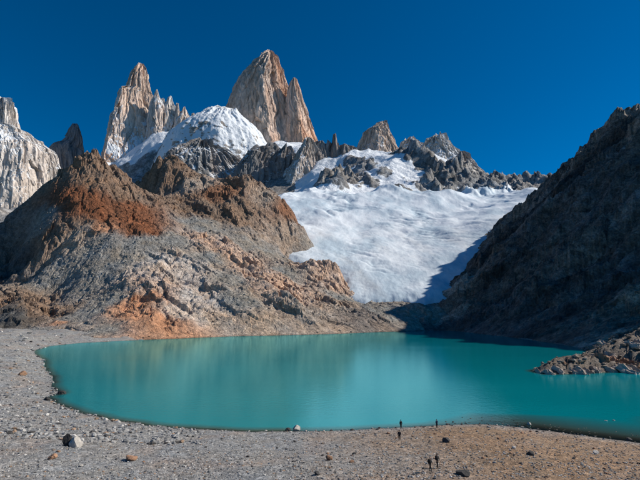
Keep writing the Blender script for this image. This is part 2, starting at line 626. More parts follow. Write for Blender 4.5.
# ------------------------------------------------------------------ left hill
far = [p0(u, v) for u, v in shore_px[:11]]
L = []
L += line(*far, n=1)
L += [(x * 0.93, y * 0.93, -9) for x, y, z in far]
L += [(-330, 330, 6), (-500, 330, 10), (-420, 430, 30), (-700, 420, 60)]
crest1 = [pt(-60, 262, 640), pt(-20, 236, 680), pt(0, 222, 710), pt(30, 196, 740), pt(60, 176, 765), pt(76, 168, 775), pt(90, 154, 785), pt(97, 157, 785),
          pt(112, 168, 800), pt(132, 185, 820)]
L += line(*crest1, n=3)
L += [(x - 40, y + 170, z - 120) for x, y, z in crest1[1:]]
crest2 = [pt(133, 186, 1040), pt(146, 170, 1020), pt(156, 156, 1000), pt(168, 160, 1000), pt(182, 164, 1000), pt(200, 172, 1000), pt(216, 179, 1000),
          pt(240, 178, 1010), pt(265, 190, 1010), pt(290, 206, 985), pt(303, 222, 950), pt(303, 238, 910), pt(292, 254, 870)]
L += line(*crest2, n=3)
L += [(x + 20, y + 170, z - 130) for x, y, z in crest2]
L += line(pt(157, 158, 995), pt(164, 174, 955), pt(173, 192, 905), pt(182, 210, 855), n=2) + [pt(149, 187, 1015), pt(157, 204, 990), pt(141, 198, 1030), pt(150, 208, 960), pt(166, 212, 930), pt(136, 205, 900)]
L += [pt(185, 216, 800), pt(215, 212, 860), pt(250, 215, 880)]
# the rib that parts the lit face from the shaded left flank
rib = [pt(32, 200, 730), pt(36, 222, 680), pt(43, 246, 625), pt(53, 270, 570), pt(66, 290, 525), pt(84, 306, 480)]
L += line(*rib, n=3)
L += [pt(5, 262, 740), pt(16, 282, 690), pt(26, 296, 640), pt(40, 298, 600), pt(54, 304, 550), pt(-40, 295, 720)]
low = [pt(-40, 288, 520), pt(0, 300, 500), pt(40, 304, 480), pt(75, 322, 430)]
L += line(*low, n=2)
L += [pt(60, 300, 530), pt(20, 330, 420), pt(60, 335, 400)]
# the lit face
L += [pt(90, 200, 690), pt(120, 200, 710), pt(75, 225, 650), pt(140, 225, 660), pt(100, 250, 580), pt(150, 255, 590), pt(130, 285, 500),
      pt(170, 290, 500), pt(150, 318, 425), pt(200, 300, 490), pt(190, 240, 670), pt(230, 250, 680), pt(250, 285, 560), pt(230, 315, 470),
      pt(275, 255, 760), pt(290, 280, 640), pt(300, 305, 530), pt(270, 320, 480), pt(340, 318, 540), pt(390, 318, 580), pt(425, 322, 590)]
# slabs below the ice and the knob beside the tongue
knob = [pt(300, 268, 740), pt(310, 262, 745), pt(322, 260, 750), pt(336, 262, 745), pt(333, 282, 690), pt(312, 284, 690)]
L += knob + [pt(340, 300, 660), pt(380, 304, 650), pt(420, 304, 640), pt(455, 304, 640), pt(380, 303, 760), pt(440, 300, 740), pt(330, 280, 880), pt(420, 290, 900), pt(352, 300, 720), pt(352, 300, 770), pt(345, 298, 820), pt(316, 278, 830), pt(300, 275, 860), pt(300, 262, 960), pt(320, 250, 1050)]
hill_f = rbf(L)


def hill_height(x, y, rock):
    z = hill_f(x, y)
    h = np.clip((z + 1) / 30, 0, 1)
    wx = x + 12 * fbm(x / 60, y / 60, 3, 101); wy = y + 12 * fbm(x / 60 + 9, y / 60, 3, 105)
    big = 13 * (ridged(wx / 90 + 0.5 * wy / 90, wy / 150, 4, 111) - 0.45)
    # joints of the bedrock run down to the right
    a1, b1 = (wx * 0.8 - wy * 0.6), (wx * 0.6 + wy * 0.8)
    w2 = 2.5 * fbm(x / 9, y / 9, 3, 107)
    p1, j1 = facets((a1 + w2) / 46, (b1 + w2) / 24, 171)
    p2, j2 = facets((a1 + w2) / 19, (b1 - w2) / 11, 181)
    p3, j3 = facets((wx + w2) / 7.5, (wy + w2) / 5.5, 191)
    l3 = p3 + .5
    crag = 11 * p1 + 5 * j1 + 6.5 * p2 + 4 * j2 + 2.6 * p3 + 2.2 * j3 + 3.5 * (ridged(wx / 24, wy / 34, 5, 131, 0.6) - 0.4)
    gul = ridged((wx + .25 * wy) / 26, wy / 120, 4, 133)
    crag = crag - 5 * np.clip(gul - .45, 0, 1)
    soft = 2.6 * eroded(wx / 30, wy / 30, 6, 121) - 2.2 * np.clip(gul - .4, 0, 1) + 1.0 * p3 + 0.9 * facets(x / 3.2, y / 3.2, 143)[0]
    return z + h * (big * (0.35 + 0.65 * rock) + 0.8 * crag * rock + soft * (1 - 0.6 * rock))


Xh, Yh = fan_grid(-1.05, 0.42, 740, 372, 1190, 530)
rust = (0.215, 0.088, 0.042); brown = (0.235, 0.165, 0.118); scree = (0.245, 0.238, 0.22); orange = (0.46, 0.25, 0.15)
pale = (0.50, 0.44, 0.39); pinkc = (0.52, 0.385, 0.30); darkc = (0.09, 0.09, 0.088); tanc = (0.36, 0.295, 0.24)
spots = [(pt(90, 162, 785), brown), (pt(60, 180, 765), brown), (pt(100, 185, 740), brown), (pt(120, 190, 740), brown),
         (pt(80, 205, 690), rust), (pt(105, 210, 690), rust), (pt(130, 215, 690), rust), (pt(60, 205, 700), rust), (pt(105, 228, 640), orange, .5), (pt(140, 228, 650), rust),
         (pt(40, 215, 680), scree), (pt(55, 240, 640), brown), (pt(75, 245, 620), tanc), (pt(90, 245, 600), scree), (pt(70, 270, 570), scree), (pt(100, 275, 540), scree), (pt(130, 255, 570), scree),
         (pt(150, 240, 620), scree), (pt(175, 245, 650), scree), (pt(110, 300, 480), scree), (pt(85, 310, 450), scree),
         (pt(145, 300, 460), orange, 1.3), (pt(150, 320, 425), orange, 1.3), (pt(165, 325, 420), orange, 1.3), (pt(135, 325, 410), orange, .7),
         (pt(165, 262, 570), pale, 1.3), (pt(180, 280, 530), pale, 1.3), (pt(200, 295, 500), pale, 1.3), (pt(185, 310, 450), pale, 1.3), (pt(160, 285, 500), pinkc, 1.3), (pt(215, 318, 460), tanc),
         (pt(205, 262, 620), scree), (pt(225, 280, 560), scree), (pt(240, 300, 510), scree), (pt(260, 320, 470), tanc),
         (pt(215, 240, 680), pinkc, 1.3), (pt(235, 250, 680), pinkc, 1.3), (pt(255, 262, 650), pinkc, 1.3), (pt(270, 280, 600), pinkc, 1.3), (pt(245, 240, 740), scree), (pt(270, 250, 760), scree),
         (pt(285, 270, 690), scree), (pt(285, 295, 570), pinkc, 1.3), (pt(300, 310, 520), tanc), (pt(320, 272, 720), pinkc, 1.3), (pt(335, 275, 710), pinkc, 1.3), (pt(300, 275, 710), tanc),
         (pt(157, 160, 990), brown), (pt(175, 175, 960), brown), (pt(200, 185, 950), tanc), (pt(220, 195, 930), (0.25, 0.13, .075)), (pt(245, 190, 1000), brown), (pt(265, 205, 960), tanc),
         (pt(285, 215, 950), (0.25, 0.13, .075)), (pt(295, 230, 900), tanc), (pt(230, 215, 880), brown), (pt(190, 210, 870), brown), (pt(205, 225, 760), scree), (pt(310, 235, 900), scree),
         (pt(340, 310, 580), tanc), (pt(365, 318, 560), (0.2, .17, .15)), (pt(390, 312, 600), scree), (pt(420, 315, 600), tanc), (pt(440, 305, 640), scree), (pt(350, 300, 660), scree),
         (pt(20, 260, 750), darkc), (pt(0, 250, 760), darkc), (pt(30, 285, 660), darkc), (pt(20, 300, 500), brown), (pt(50, 310, 460), brown), (pt(60, 322, 430), orange, .4),  # dark spots on the left flank put its shade into the colour
         (pt(10, 325, 430), darkc), (pt(30, 335, 400), scree), (pt(75, 332, 410), tanc), (pt(100, 333, 400), scree)]
Zb = hill_f(Xh, Yh)
smooth_rock = {scree: 0.12, rust: 0.55, orange: 0.7, brown: 0.85, pinkc: 0.95, pale: 0.75, tanc: 0.7, darkc: 1.0}
mixd = idw_colour([(s_[0], tuple(s_[1]) + (smooth_rock.get(s_[1], 0.8),)) + tuple(s_[2:]) for s_ in spots], warp=16, power=2.4, seed=161)(Xh, Yh, Zb)
hc, rk = mixd[..., :3].copy(), mixd[..., 3].copy()
for cp, rr_ in ((pt(92, 158, 785), 70), (pt(157, 160, 990), 90), (pt(245, 182, 1010), 110)):       # the craggy tops
    rk = rk + 1.5 * np.clip(1 - np.hypot(Xh - cp[0], Yh - cp[1]) / rr_, 0, 1)
Zh = hill_height(Xh, Yh, rk)
sl = slope_of(Xh, Yh, Zh)
mixr = np.clip((sl - 1.25) / 0.8, 0, 1)[..., None] * 0.45
hc = hc * (1 - mixr) + (hc * np.array((1.1, .95, .85)) * 0.8 + 0.01) * mixr
wetb = np.clip(1 - Zh / 1.5, 0, 1)[..., None]
hc = hc * (1 - 0.5 * wetb)
o = link_mesh("rocky_hill", np.stack([Xh, Yh, Zh], -1), grid_faces(*Xh.shape), M_hill, False, hc)
tag(o, "rust brown rocky hill with grey scree rising from the left shore", "hill", kind="structure")

# ------------------------------------------------------------------ right mountain
B = [p0(u, v) for u, v in shore_px[10:16]]
R_ = line(*B, n=2)
R_ += [(x * 0.93, y * 0.93, -8) for x, y, z in B]
ridge = [pt(546, 204, 1340), pt(556, 196, 1260), pt(563, 190, 1180), pt(572, 181, 1080), pt(582, 166, 980), pt(592, 150, 920), pt(604, 136, 860), pt(618, 121, 810),
         pt(632, 106, 770), pt(648, 108, 735), (600, 660, 385), (590, 560, 365), (578, 460, 350), (565, 380, 335), (548, 300, 310), (525, 235, 225), (480, 185, 70)]  # last points lie out of view, raised to shade the lower right slope
R_ += line(*ridge, n=3)
R_ += [(900, 700, 250), (1000, 1000, 280), (1050, 1300, 300), (800, 500, 220), (760, 330, 160), (720, 220, 100), (640, 150, 20), (900, 1500, 330)]
contact = [pt(440, 300, 640), pt(470, 262, 800), pt(500, 228, 1000), pt(525, 212, 1150)]
R_ += line(*[(x, y, z - 6) for x, y, z in contact], n=2)
R_ += [(x - 60, y + 30, z - 40) for x, y, z in contact]
R_ += [pt(425, 312, 590), pt(640, 292, 350), pt(612, 318, 325), pt(590, 335, 310), pt(640, 330, 290), pt(650, 345, 260), (240, 225, 4), (300, 235, 8), (380, 230, 12)]
right_f = rbf(R_)


def right_height(x, y):
    z = right_f(x, y)
    h = np.clip((z + 2) / 50, 0, 1)
    # gullies run down the wall, towards the lake
    q = y + 0.35 * x + 20 * fbm(x / 90, y / 90, 3, 201)
    z = z + h * (24 * (ridged(q / 110, x / 380, 5, 211, .55) - 0.4) + 7 * eroded(x / 45, y / 45, 6, 221)
                 + 9 * (ridged(q / 30, x / 70, 5, 231, .6) - 0.4) + 16 * facets((x + .5 * y) / 75, q / 42, 243)[0] + 8 * facets((x - .4 * y) / 30, q / 19, 245)[0] + 3 * facets(x / 11, q / 8, 247)[0] + 1.0 * fbm(x / 4, y / 4, 3, 241))
    top = np.clip((z - 250) / 120, 0, 1)
    z = z + top * (10 * (ridged(x / 40, y / 33, 4, 251) - 0.5) + 12 * facets(x / 26, y / 22, 255)[0])
    return z


Xr, Yr = fan_grid(0.10, 2.2, 420, 190, 1500, 350)
Zr = right_height(Xr, Yr)
slate = (0.100, 0.108, 0.108); slate2 = (0.175, 0.165, 0.15); talus_and_sunlit = (0.33, 0.29, 0.245)
rspots = [(pt(440, 310, 600), talus_and_sunlit), (pt(465, 298, 640), talus_and_sunlit, .6), (pt(450, 320, 560), slate), (pt(500, 300, 560), slate), (pt(540, 330, 440), slate), (pt(500, 330, 450), slate), (pt(480, 270, 750), slate),
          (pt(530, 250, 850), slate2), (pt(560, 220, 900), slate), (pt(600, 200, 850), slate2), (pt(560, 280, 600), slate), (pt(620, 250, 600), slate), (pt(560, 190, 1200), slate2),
          (pt(600, 140, 880), slate2), (pt(635, 150, 760), talus_and_sunlit, .7), (pt(620, 300, 380), slate), (pt(612, 322, 325), talus_and_sunlit, .5), (pt(640, 298, 350), talus_and_sunlit, .5), (pt(592, 338, 305), talus_and_sunlit, .7), (pt(548, 341, 350), talus_and_sunlit, .25),  # high right spot is a sunlit patch put into the colour as tan
          (pt(640, 335, 290), slate2), (pt(640, 355, 230), talus_and_sunlit), ((300, 230, 8), talus_and_sunlit), (pt(520, 210, 1200), slate2)]
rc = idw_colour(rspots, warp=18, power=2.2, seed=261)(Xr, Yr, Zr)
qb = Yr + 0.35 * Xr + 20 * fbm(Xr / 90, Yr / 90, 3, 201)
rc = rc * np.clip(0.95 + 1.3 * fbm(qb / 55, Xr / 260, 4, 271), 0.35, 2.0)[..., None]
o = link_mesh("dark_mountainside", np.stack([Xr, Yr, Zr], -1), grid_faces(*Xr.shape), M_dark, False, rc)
tag(o, "dark slate mountainside in shadow along the right shore", "mountain", kind="structure")

# ------------------------------------------------------------------ snow massif below the towers
Ms = [pt(300, 195, 1560), pt(330, 186, 1720), pt(400, 187, 1720), pt(460, 195, 1560), pt(520, 198, 1430), pt(560, 192, 1500), pt(330, 176, 2000), pt(400, 172, 2050), pt(440, 180, 1900),
      pt(380, 152, 2650), pt(350, 158, 2500), pt(410, 156, 2500), pt(440, 160, 2400), pt(480, 188, 1800),
      pt(320, 168, 2500), pt(298, 192, 2150), pt(300, 158, 2700), pt(262, 154, 3050), pt(240, 196, 2500), pt(220, 205, 2300), pt(270, 190, 2450), pt(165, 172, 2800), pt(170, 146, 3000), pt(150, 142, 3100), pt(195, 140, 3080),
      pt(120, 175, 2900), pt(60, 195, 2800), pt(0, 215, 2500), pt(-80, 220, 2500), pt(185, 130, 3300), pt(160, 130, 3300), pt(230, 140, 3400), pt(300, 140, 3500), pt(100, 185, 3500), pt(40, 185, 3500)]
rr = [pt(466, 166, 2250), pt(478, 174, 2150), pt(490, 178, 2050), pt(505, 181, 2000), pt(518, 185, 1950), pt(528, 181, 1920), pt(540, 182, 1900), pt(552, 181, 1880), pt(566, 183, 1850)]
Ms += line(*rr, n=2)
Ms += [(x + 60, y + 350, z - 200) for x, y, z in rr]
Ms += [pt(620, 190, 1900), pt(380, 165, 3400), pt(420, 168, 3300), (-300, 4500, 900), (1200, 3600, 500), (-2600, 3800, 700)]
mas_f = rbf(Ms)
rocks = [(346, 176, 1950, 95, 34), (330, 184, 1800, 70, 26), (432, 186, 1780, 90, 30), (455, 178, 1950, 120, 32), (490, 183, 1950, 170, 20), (520, 187, 1850, 120, 14), (410, 160, 2400, 80, 26),
         (395, 158, 2450, 50, 20), (500, 192, 1650, 60, 14), (470, 192, 1680, 70, 26), (545, 186, 1850, 90, 12), (365, 168, 2200, 70, 20), (425, 170, 2150, 70, 26), (372, 182, 1850, 45, 16), (398, 192, 1640, 50, 12),
         (412, 164, 2250, 70, 26), (385, 176, 1980, 40, 14), (355, 160, 2400, 60, 22)]


def massif(x, y):
    z = mas_f(x, y)
    z = z + 46 * (ridged(x / 330, y / 330, 5, 401) - 0.45) + 14 * eroded(x / 150, y / 150, 5, 411) + 5 * (ridged(x / 45, y / 60, 4, 421) - .4)
    bias = 0.24 - 0.75 * np.clip(1 - (x / y + 0.075) / 0.02, 0, 1) * np.clip((2950 - y) / 150, 0, 1)
    p1, j1 = facets(x / 70, y / 90, 441)
    p2, j2 = facets(x / 26, y / 34, 445)
    for u, v, Y, r, hgt in rocks:
        x0, y0, _ = pt(u, v, Y)
        dd = np.hypot((x - x0), (y - y0) * 0.6) + 0.6 * r * fbm(x / 60, y / 60, 4, 431)
        g = np.clip(1.25 - dd / r, 0, 1)
        bias = bias - 0.58 * np.minimum(g * 1.7, 1)
        z = z + g * hgt * (0.9 + 1.6 * p1 + 0.9 * p2)
    return z, bias


Xm, Ym = fan_grid(-0.92, 0.7, 470, 1440, 4200, 240)
Zm, snow_bias = massif(Xm, Ym)
Zm = Zm - 1.2 * np.maximum(1560 - Ym, 0)
mc = np.broadcast_to(np.array((0.235, 0.238, 0.24)), Xm.shape + (3,)) * (0.75 + 0.5 * vnoise(Xm / 140, Ym / 140, 451))[..., None]
o = link_mesh("snowy_massif", np.stack([Xm, Ym, Zm], -1), grid_faces(*Xm.shape), M_massif, True, mc, {"snow": snow_bias})
tag(o, "snowfields and dark rock bands below the granite towers", "mountain", kind="structure")


# ------------------------------------------------------------------ glacier tongue
G = [pt(345, 294, 690), pt(380, 294, 690), pt(430, 292, 670), pt(300, 260, 830), pt(292, 255, 860), pt(330, 252, 880), pt(345, 272, 790), pt(400, 270, 800), pt(440, 275, 760), pt(360, 240, 1030),
     pt(420, 240, 1010), pt(300, 225, 1080), pt(470, 254, 830), pt(500, 223, 1020), pt(525, 208, 1180), pt(340, 205, 1400), pt(400, 208, 1370), pt(460, 212, 1270), pt(552, 192, 1360),
     pt(330, 190, 1650), pt(400, 192, 1620), pt(460, 198, 1500), pt(500, 200, 1420), pt(300, 200, 1450), pt(400, 222, 1200), pt(340, 222, 1180), pt(455, 228, 1110), pt(580, 185, 1450), pt(260, 210, 1350)]
glac_f = rbf(G)
edge_px = [(286, 258, 850), (300, 266, 800), (318, 258, 800), (338, 262, 790), (345, 280, 730), (330, 296, 690), (352, 299, 670), (380, 300, 668), (405, 300, 664), (425, 300, 655), (470, 292, 690)]
edge = np.array([pt(*e)[:2] for e in edge_px])


def edge_distance(x, y):
    d = np.full(x.shape, 1e9)
    side = np.zeros(x.shape)
    for (ax, ay), (bx, by) in zip(edge[:-1], edge[1:]):
        ex, ey = bx - ax, by - ay
        t = np.clip(((x - ax) * ex + (y - ay) * ey) / (ex * ex + ey * ey), 0, 1)
        dd = np.hypot(x - ax - t * ex, y - ay - t * ey)
        s = ex * (y - ay) - ey * (x - ax)
        side = np.where(dd < d, s, side)
        d = np.minimum(d, dd)
    return np.where(side > 0, d, -d)


Xi, Yi = fan_grid(-0.12, 0.62, 320, 610, 1740, 310)
Zi = glac_f(Xi, Yi)
ed = edge_distance(Xi, Yi) + 9 * fbm(Xi / 22, Yi / 22, 4, 301)
far_t = np.clip((Yi - 1000) / 400, 0, 1)
flow = Xi + 0.25 * Yi + 25 * fbm(Xi / 160, Yi / 160, 3, 311)
crev = ridged(Yi / 42 + 0.5 * Xi / 42 + .6 * fbm(Xi / 50, Yi / 50, 3, 325), flow / 70, 4, 321)
icefall = np.clip(fbm(Xi / 150, Yi / 190, 3, 331) * 3.2 + 0.05, 0, 1)
Zi = Zi + 26 * fbm(Xi / 210, Yi / 240, 3, 339) * np.clip((Yi - 850) / 300, 0, 1) + 5 * fbm(Xi / 90, Yi / 150, 3, 341) + 1.6 * fbm(Xi / 30, Yi / 45, 3, 347) - icefall * (5 + 9 * far_t) * crev + 0.7 * fbm(Xi / 7, Yi / 7, 3, 351)
tb = np.clip((Yi - 1330) / 260, 0, 1); tb = tb * tb * (3 - 2 * tb)
Zi = Zi * (1 - tb) + (massif(Xi, Yi)[0] + 7 - 30 * np.clip((Yi - 1600) / 110, 0, 1)) * tb
Zi = Zi - np.clip(-ed / 10, 0, 8) * 16 - 9 * np.clip(1 - ed / 26, 0, 1) ** 2
ic = np.broadcast_to(np.array((0.74, 0.79, 0.83)), Xi.shape + (3,)).copy()
lowi = np.clip((ed * -1 + 120) / 120, 0, 1) * np.clip((1050 - Yi) / 300, 0, 1)
dirt = np.clip(vnoise(flow / 16, Yi / 260, 361) * 1.5 - 0.55, 0, 1) * np.clip((1200 - Yi) / 350, 0, 1) * 0.75
ic = ic * (1 - 0.35 * lowi[..., None]) + np.array((0.45, 0.58, 0.66)) * (0.35 * lowi[..., None])
ic = ic * (1 - dirt[..., None]) + np.array((0.42, 0.44, 0.45)) * dirt[..., None]
cv = (np.clip((crev - 0.55) * 5, 0, 1) * icefall * np.clip(0.35 + far_t, 0, 1) * 0.75)[..., None]
ic = ic * (1 - cv) + np.array((0.27, 0.40, 0.50)) * cv
o = link_mesh("glacier", np.stack([Xi, Yi, Zi], -1), grid_faces(*Xi.shape), M_ice, True, ic)
tag(o, "white glacier tongue flowing down between the hill and the dark slope", "glacier", kind="structure")

# ------------------------------------------------------------------ granite towers
def tower(name, label, rows, Y, section, depth=0.8, colour=(0.40, 0.345, 0.30), warm=0.5, snow=0.0, seed=0, rough=1.0, nper=150, nh=130, lean=0.0, cat="mountain", mat=None, side=0.0, snow_low=0.0):
    """a rock tower: surveyed widths at each level, a many-cornered section, cracked and ledged all round"""
    vv = [r[0] for r in rows]
    Zr_ = np.array([pt(320, v, Y)[2] for v in vv])
    Xl = np.array([pt(r[1], r[0], Y)[0] for r in rows]); Xr2 = np.array([pt(r[2], r[0], Y)[0] for r in rows])
    order = np.argsort(Zr_)
    Zr_, Xl, Xr2 = Zr_[order], Xl[order], Xr2[order]
    z = np.linspace(Zr_[0], Zr_[-1], nh)
    xl = np.interp(z, Zr_, Xl); xr = np.interp(z, Zr_, Xr2)
    # closed section sampled evenly
    sec = np.array(section, float)
    seg = np.roll(sec, -1, 0) - sec
    ln = np.hypot(seg[:, 0], seg[:, 1])
    front = np.where((sec + .5 * seg)[:, 1] < 0.35, 1.0, 0.3)          # finer on the side that shows
    lw = ln * front; cum = np.concatenate([[0], np.cumsum(lw)])
    t = np.linspace(0, cum[-1], nper, endpoint=False)
    k = np.searchsorted(cum, t, side='right') - 1
    f = (t - cum[k]) / lw[k]
    arc = np.concatenate([[0], np.cumsum(ln)])[k] + ln[k] * f
    sx = sec[k, 0] + seg[k, 0] * f; sy = sec[k, 1] + seg[k, 1] * f
    nx, ny = seg[k, 1] / ln[k], -seg[k, 0] / ln[k]
    if np.sum(nx * sx + ny * sy) < 0: nx, ny = -nx, -ny
    w = (xr - xl)[:, None] / 2
    cx = (xr + xl)[:, None] / 2
    x = cx + sx[None, :] * w
    y = Y + sy[None, :] * w * depth + lean * (Zr_[-1] - z)[:, None]
    zz = np.repeat(z[:, None], nper, 1)
    m_ = Y / 3000.0
    s_ = seed * 17.3
    qx = x / m_ + 18 * gnoise3(x / (90 * m_), y / (90 * m_), zz / (90 * m_), seed + 8); qy = y / m_; qz = zz / m_
    rg = lambda a_: 1 - np.minimum(np.abs(a_) * 1.3, 1)
    r1 = rg(gnoise3(qx / 95 + s_, qy / 95, qz / 900, seed))
    r2 = rg(gnoise3(qx / 38 + s_, qy / 38, qz / 560, seed + 1))
    r3 = rg(gnoise3(qx / 15 + s_, qy / 15, qz / 320, seed + 2))
    Pm = (arc * float(w.mean()) / m_)[None, :] + 14 * gnoise3(qx / 120, qy / 120, qz / 200, seed + 9)
    l1, c1 = facets(Pm / 95 + s_, (qz + .35 * Pm) / 380, seed + 61)
    l2, c2 = facets(Pm / 36 + s_, (qz - .3 * Pm) / 150, seed + 63)
    l3, c3 = facets(Pm / 15 + s_, (qz + .2 * Pm) / 60, seed + 65)
    b1 = gnoise3((qx + .4 * qz) / 150 + s_, qy / 150, (qz - .4 * qx) / 130, seed + 3)
    b2 = gnoise3((qx + .5 * qz) / 42 + s_, qy / 42, (qz - .3 * qx) / 30, seed + 4)
    b3 = gnoise3((qx - .4 * qz) / 16 + s_, qy / 16, (qz + .4 * qx) / 14, seed + 5)
    amp = np.clip(w / (70 * m_), 0.28, 1.0) * m_ * rough
    dsp = amp * (-15 * (r1 - 0.55) - 9 * (r2 - 0.5) - 7 * (r3 - 0.5) + 9 * b1 + 1.5 * b2 + 24 * l1 + 11 * l2 + 6 * l3 + 16 * c1 + 9 * c2)
    x = x + nx[None, :] * dsp; y = y + ny[None, :] * dsp
    # ragged skyline: the upper rim is cut by the cracks
    topn = np.clip((z - Zr_[-1]) / (Zr_[-1] - Zr_[0]) * 6 + 1, 0, 1)[:, None]
    zz = zz + topn * amp * (34 * (0.5 - r2) + 40 * l2 + 20 * l3) + amp * 4 * b2
    # cap
    nxy = np.concatenate([np.stack([x, y, zz], -1).reshape(-1, 3), [[x[-1].mean(), y[-1].mean(), zz[-1].mean() + 3 * m_]]])
    q = grid_faces(nh, nper, True)
    last = (nh - 1) * nper
    j = np.arange(nper)
    capf = np.stack([last + j, last + (j + 1) % nper, np.full(nper, nh * nper), np.full(nper, nh * nper)], -1)
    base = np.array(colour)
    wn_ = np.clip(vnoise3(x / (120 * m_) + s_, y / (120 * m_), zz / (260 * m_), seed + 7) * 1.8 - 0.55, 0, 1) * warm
    wn_ = np.clip(wn_ + side * np.clip(nx * 1.2 - .1, 0, 1)[None, :] * (.5 + .8 * b1), 0, 1)  # sunlit warmth put into the colour of right-facing walls
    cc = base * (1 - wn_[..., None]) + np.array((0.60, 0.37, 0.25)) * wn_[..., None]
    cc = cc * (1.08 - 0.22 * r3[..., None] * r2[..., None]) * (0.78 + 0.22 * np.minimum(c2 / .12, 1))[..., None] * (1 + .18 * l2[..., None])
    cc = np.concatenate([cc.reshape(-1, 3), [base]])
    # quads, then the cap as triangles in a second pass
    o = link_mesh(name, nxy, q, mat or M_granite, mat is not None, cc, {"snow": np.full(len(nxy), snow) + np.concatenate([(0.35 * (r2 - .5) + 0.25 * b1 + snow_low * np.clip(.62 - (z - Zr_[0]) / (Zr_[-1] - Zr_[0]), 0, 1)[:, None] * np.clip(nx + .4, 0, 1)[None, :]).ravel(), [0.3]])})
    bm = bmesh.new(); bm.from_mesh(o.data); bm.verts.ensure_lookup_table()
    for a_, b_, c_, _ in capf:
        try:
            fc = bm.faces.new((bm.verts[a_], bm.verts[b_], bm.verts[c_])); fc.smooth = mat is not None
        except ValueError:
            pass
    bm.to_mesh(o.data); bm.free()
    tag(o, label, cat, "granite peaks behind the lake", "structure")
    return o


ARETE_R = [(1, .15), (.30, -.95), (-.25, -.8), (-1, -.05), (-.5, .8), (.5, .8)]
ARETE_L = [(1, .45), (.3, -.42), (-.42, -1), (-1, .15), (-.3, .8), (.6, .9)]
PLAIN = [(1, .1), (.5, -.8), (-.3, -.95), (-1, -.1), (-.5, .8), (.5, .8)]

tower("granite_peak", "pale snow dusted granite peak at the far left edge",
      [(98, 0, 4), (101, -5, 8), (106, -9, 12), (126, -15, 14), (129, -22, 22), (134, -28, 25), (136, -33, 32), (141, -38, 35), (144, -44, 42), (150, -52, 45), (172, -62, 47), (195, -75, 48), (225, -90, 50), (260, -110, 55)],
      2750, [(1, .6), (.75, -.35), (.1, -.85), (-.3, -.95), (-1, -.1), (-.5, .8), (.5, .9)], 0.75, (0.56, 0.555, 0.55), 0.1, 0.30, 1, 0.95, 260, 210)
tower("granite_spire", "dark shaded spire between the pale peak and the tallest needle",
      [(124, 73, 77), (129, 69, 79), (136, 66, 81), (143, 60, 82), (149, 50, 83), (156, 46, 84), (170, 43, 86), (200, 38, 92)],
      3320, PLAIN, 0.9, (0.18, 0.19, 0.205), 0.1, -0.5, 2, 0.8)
tower("granite_spire", "tall orange tipped spire with a shaded left wall",
      [(64, 139, 143), (68, 136, 145.5), (74, 131.5, 147), (82, 128.5, 148.5), (90, 126, 150), (94, 119, 151.5), (105, 116, 154), (125, 110, 161), (150, 102, 172), (185, 93, 190)],
      3400, ARETE_L, 0.85, (0.62, 0.55, 0.50), 0.5, 0.14, 3, 0.75, 220, 190, side=.4, snow_low=1.1)
tower("needle_wall", "serrated pale wall between the orange tipped spire and the dome",
      [(101, 153, 163), (106, 152, 172), (112, 150, 181), (120, 147, 190), (134, 142, 198), (155, 132, 214)], 3380, PLAIN, 0.3, (0.60, 0.56, 0.52), 0.2, 0.22, 9, 1.0)
needles = [(156.5, 90, 4.5, 1.0, "first pale needle right of the orange tipped spire"), (164, 99, 3.0, -1.5, "second pale needle right of the orange tipped spire"),
           (170.5, 96, 5.0, 1.6, "third pale needle right of the orange tipped spire"), (178, 104, 3.4, -0.8, "fourth pale needle right of the orange tipped spire"),
           (184.5, 107, 5.2, 1.8, "fifth pale needle right of the orange tipped spire"), (193, 114, 4.2, 2.0, "low needle beside the left foot of the snow dome")]
for i, (u, v, w_, ln_, lab) in enumerate(needles):
    tower("granite_needle", lab, [(v, u - .8, u + .8), (v + 2.5, u - w_ * .5 + ln_ * .2, u + w_ * .35), (v + 7, u - w_ * .8, u + w_ * .6 + ln_ * .5), (v + 14, u - w_ * 1.3 - ln_ * .4, u + w_ * 1.3 + ln_), (v + 28, u - w_ * 2.0, u + w_ * 2.4), (155, u - 15, u + 16)],
          3330 + 14 * ((i * 2) % 5), ARETE_R if i % 2 else PLAIN, 0.8, (0.60, 0.55, 0.51), 0.25, 0.24, 10 + i * 3, 1.0, 90, 80)
tower("snow_dome", "rounded snow covered dome left of the highest tower",
      [(109.5, 229, 234), (111.5, 221, 237), (113.5, 205, 239), (117, 199, 243), (121, 192, 247), (126, 184, 254), (132, 177, 260), (138, 170, 264), (147, 164, 270), (165, 156, 279), (205, 146, 290)],
      3050, [(1, .1), (.75, -.6), (.2, -.95), (-.4, -.9), (-.9, -.45), (-1, .1), (-.5, .8), (.5, .8)], 0.8, (0.36, 0.35, 0.34), 0.1, 0.52, 24, 0.6, mat=M_massif)
tower("granite_tower", "highest granite tower with orange sunlit right wall",
      [(52, 267, 273), (55, 263.5, 276), (60, 258, 279.5), (68, 249, 283), (76, 240, 285.5), (89, 232, 289), (109, 226, 297), (135, 221, 305), (170, 214, 320)],
      3650, [(1, .25), (.2, -.95), (-.2, -.88), (-.75, -.6), (-1, .0), (-.5, .8), (.5, .8)], 0.75, (0.55, 0.47, 0.415), 0.45, -0.16, 30, 0.75, 270, 230, side=.6)
tower("granite_buttress", "slender orange buttress on the right flank of the highest tower",
      [(79, 292, 296.5), (83, 289.5, 298), (90, 287.5, 300), (104, 285, 304), (120, 281, 309), (136, 277, 315), (165, 270, 326)],
      3590, ARETE_R, 0.9, (0.60, 0.49, 0.42), 0.6, -0.05, 31, 0.75, 160, 140, side=.6)
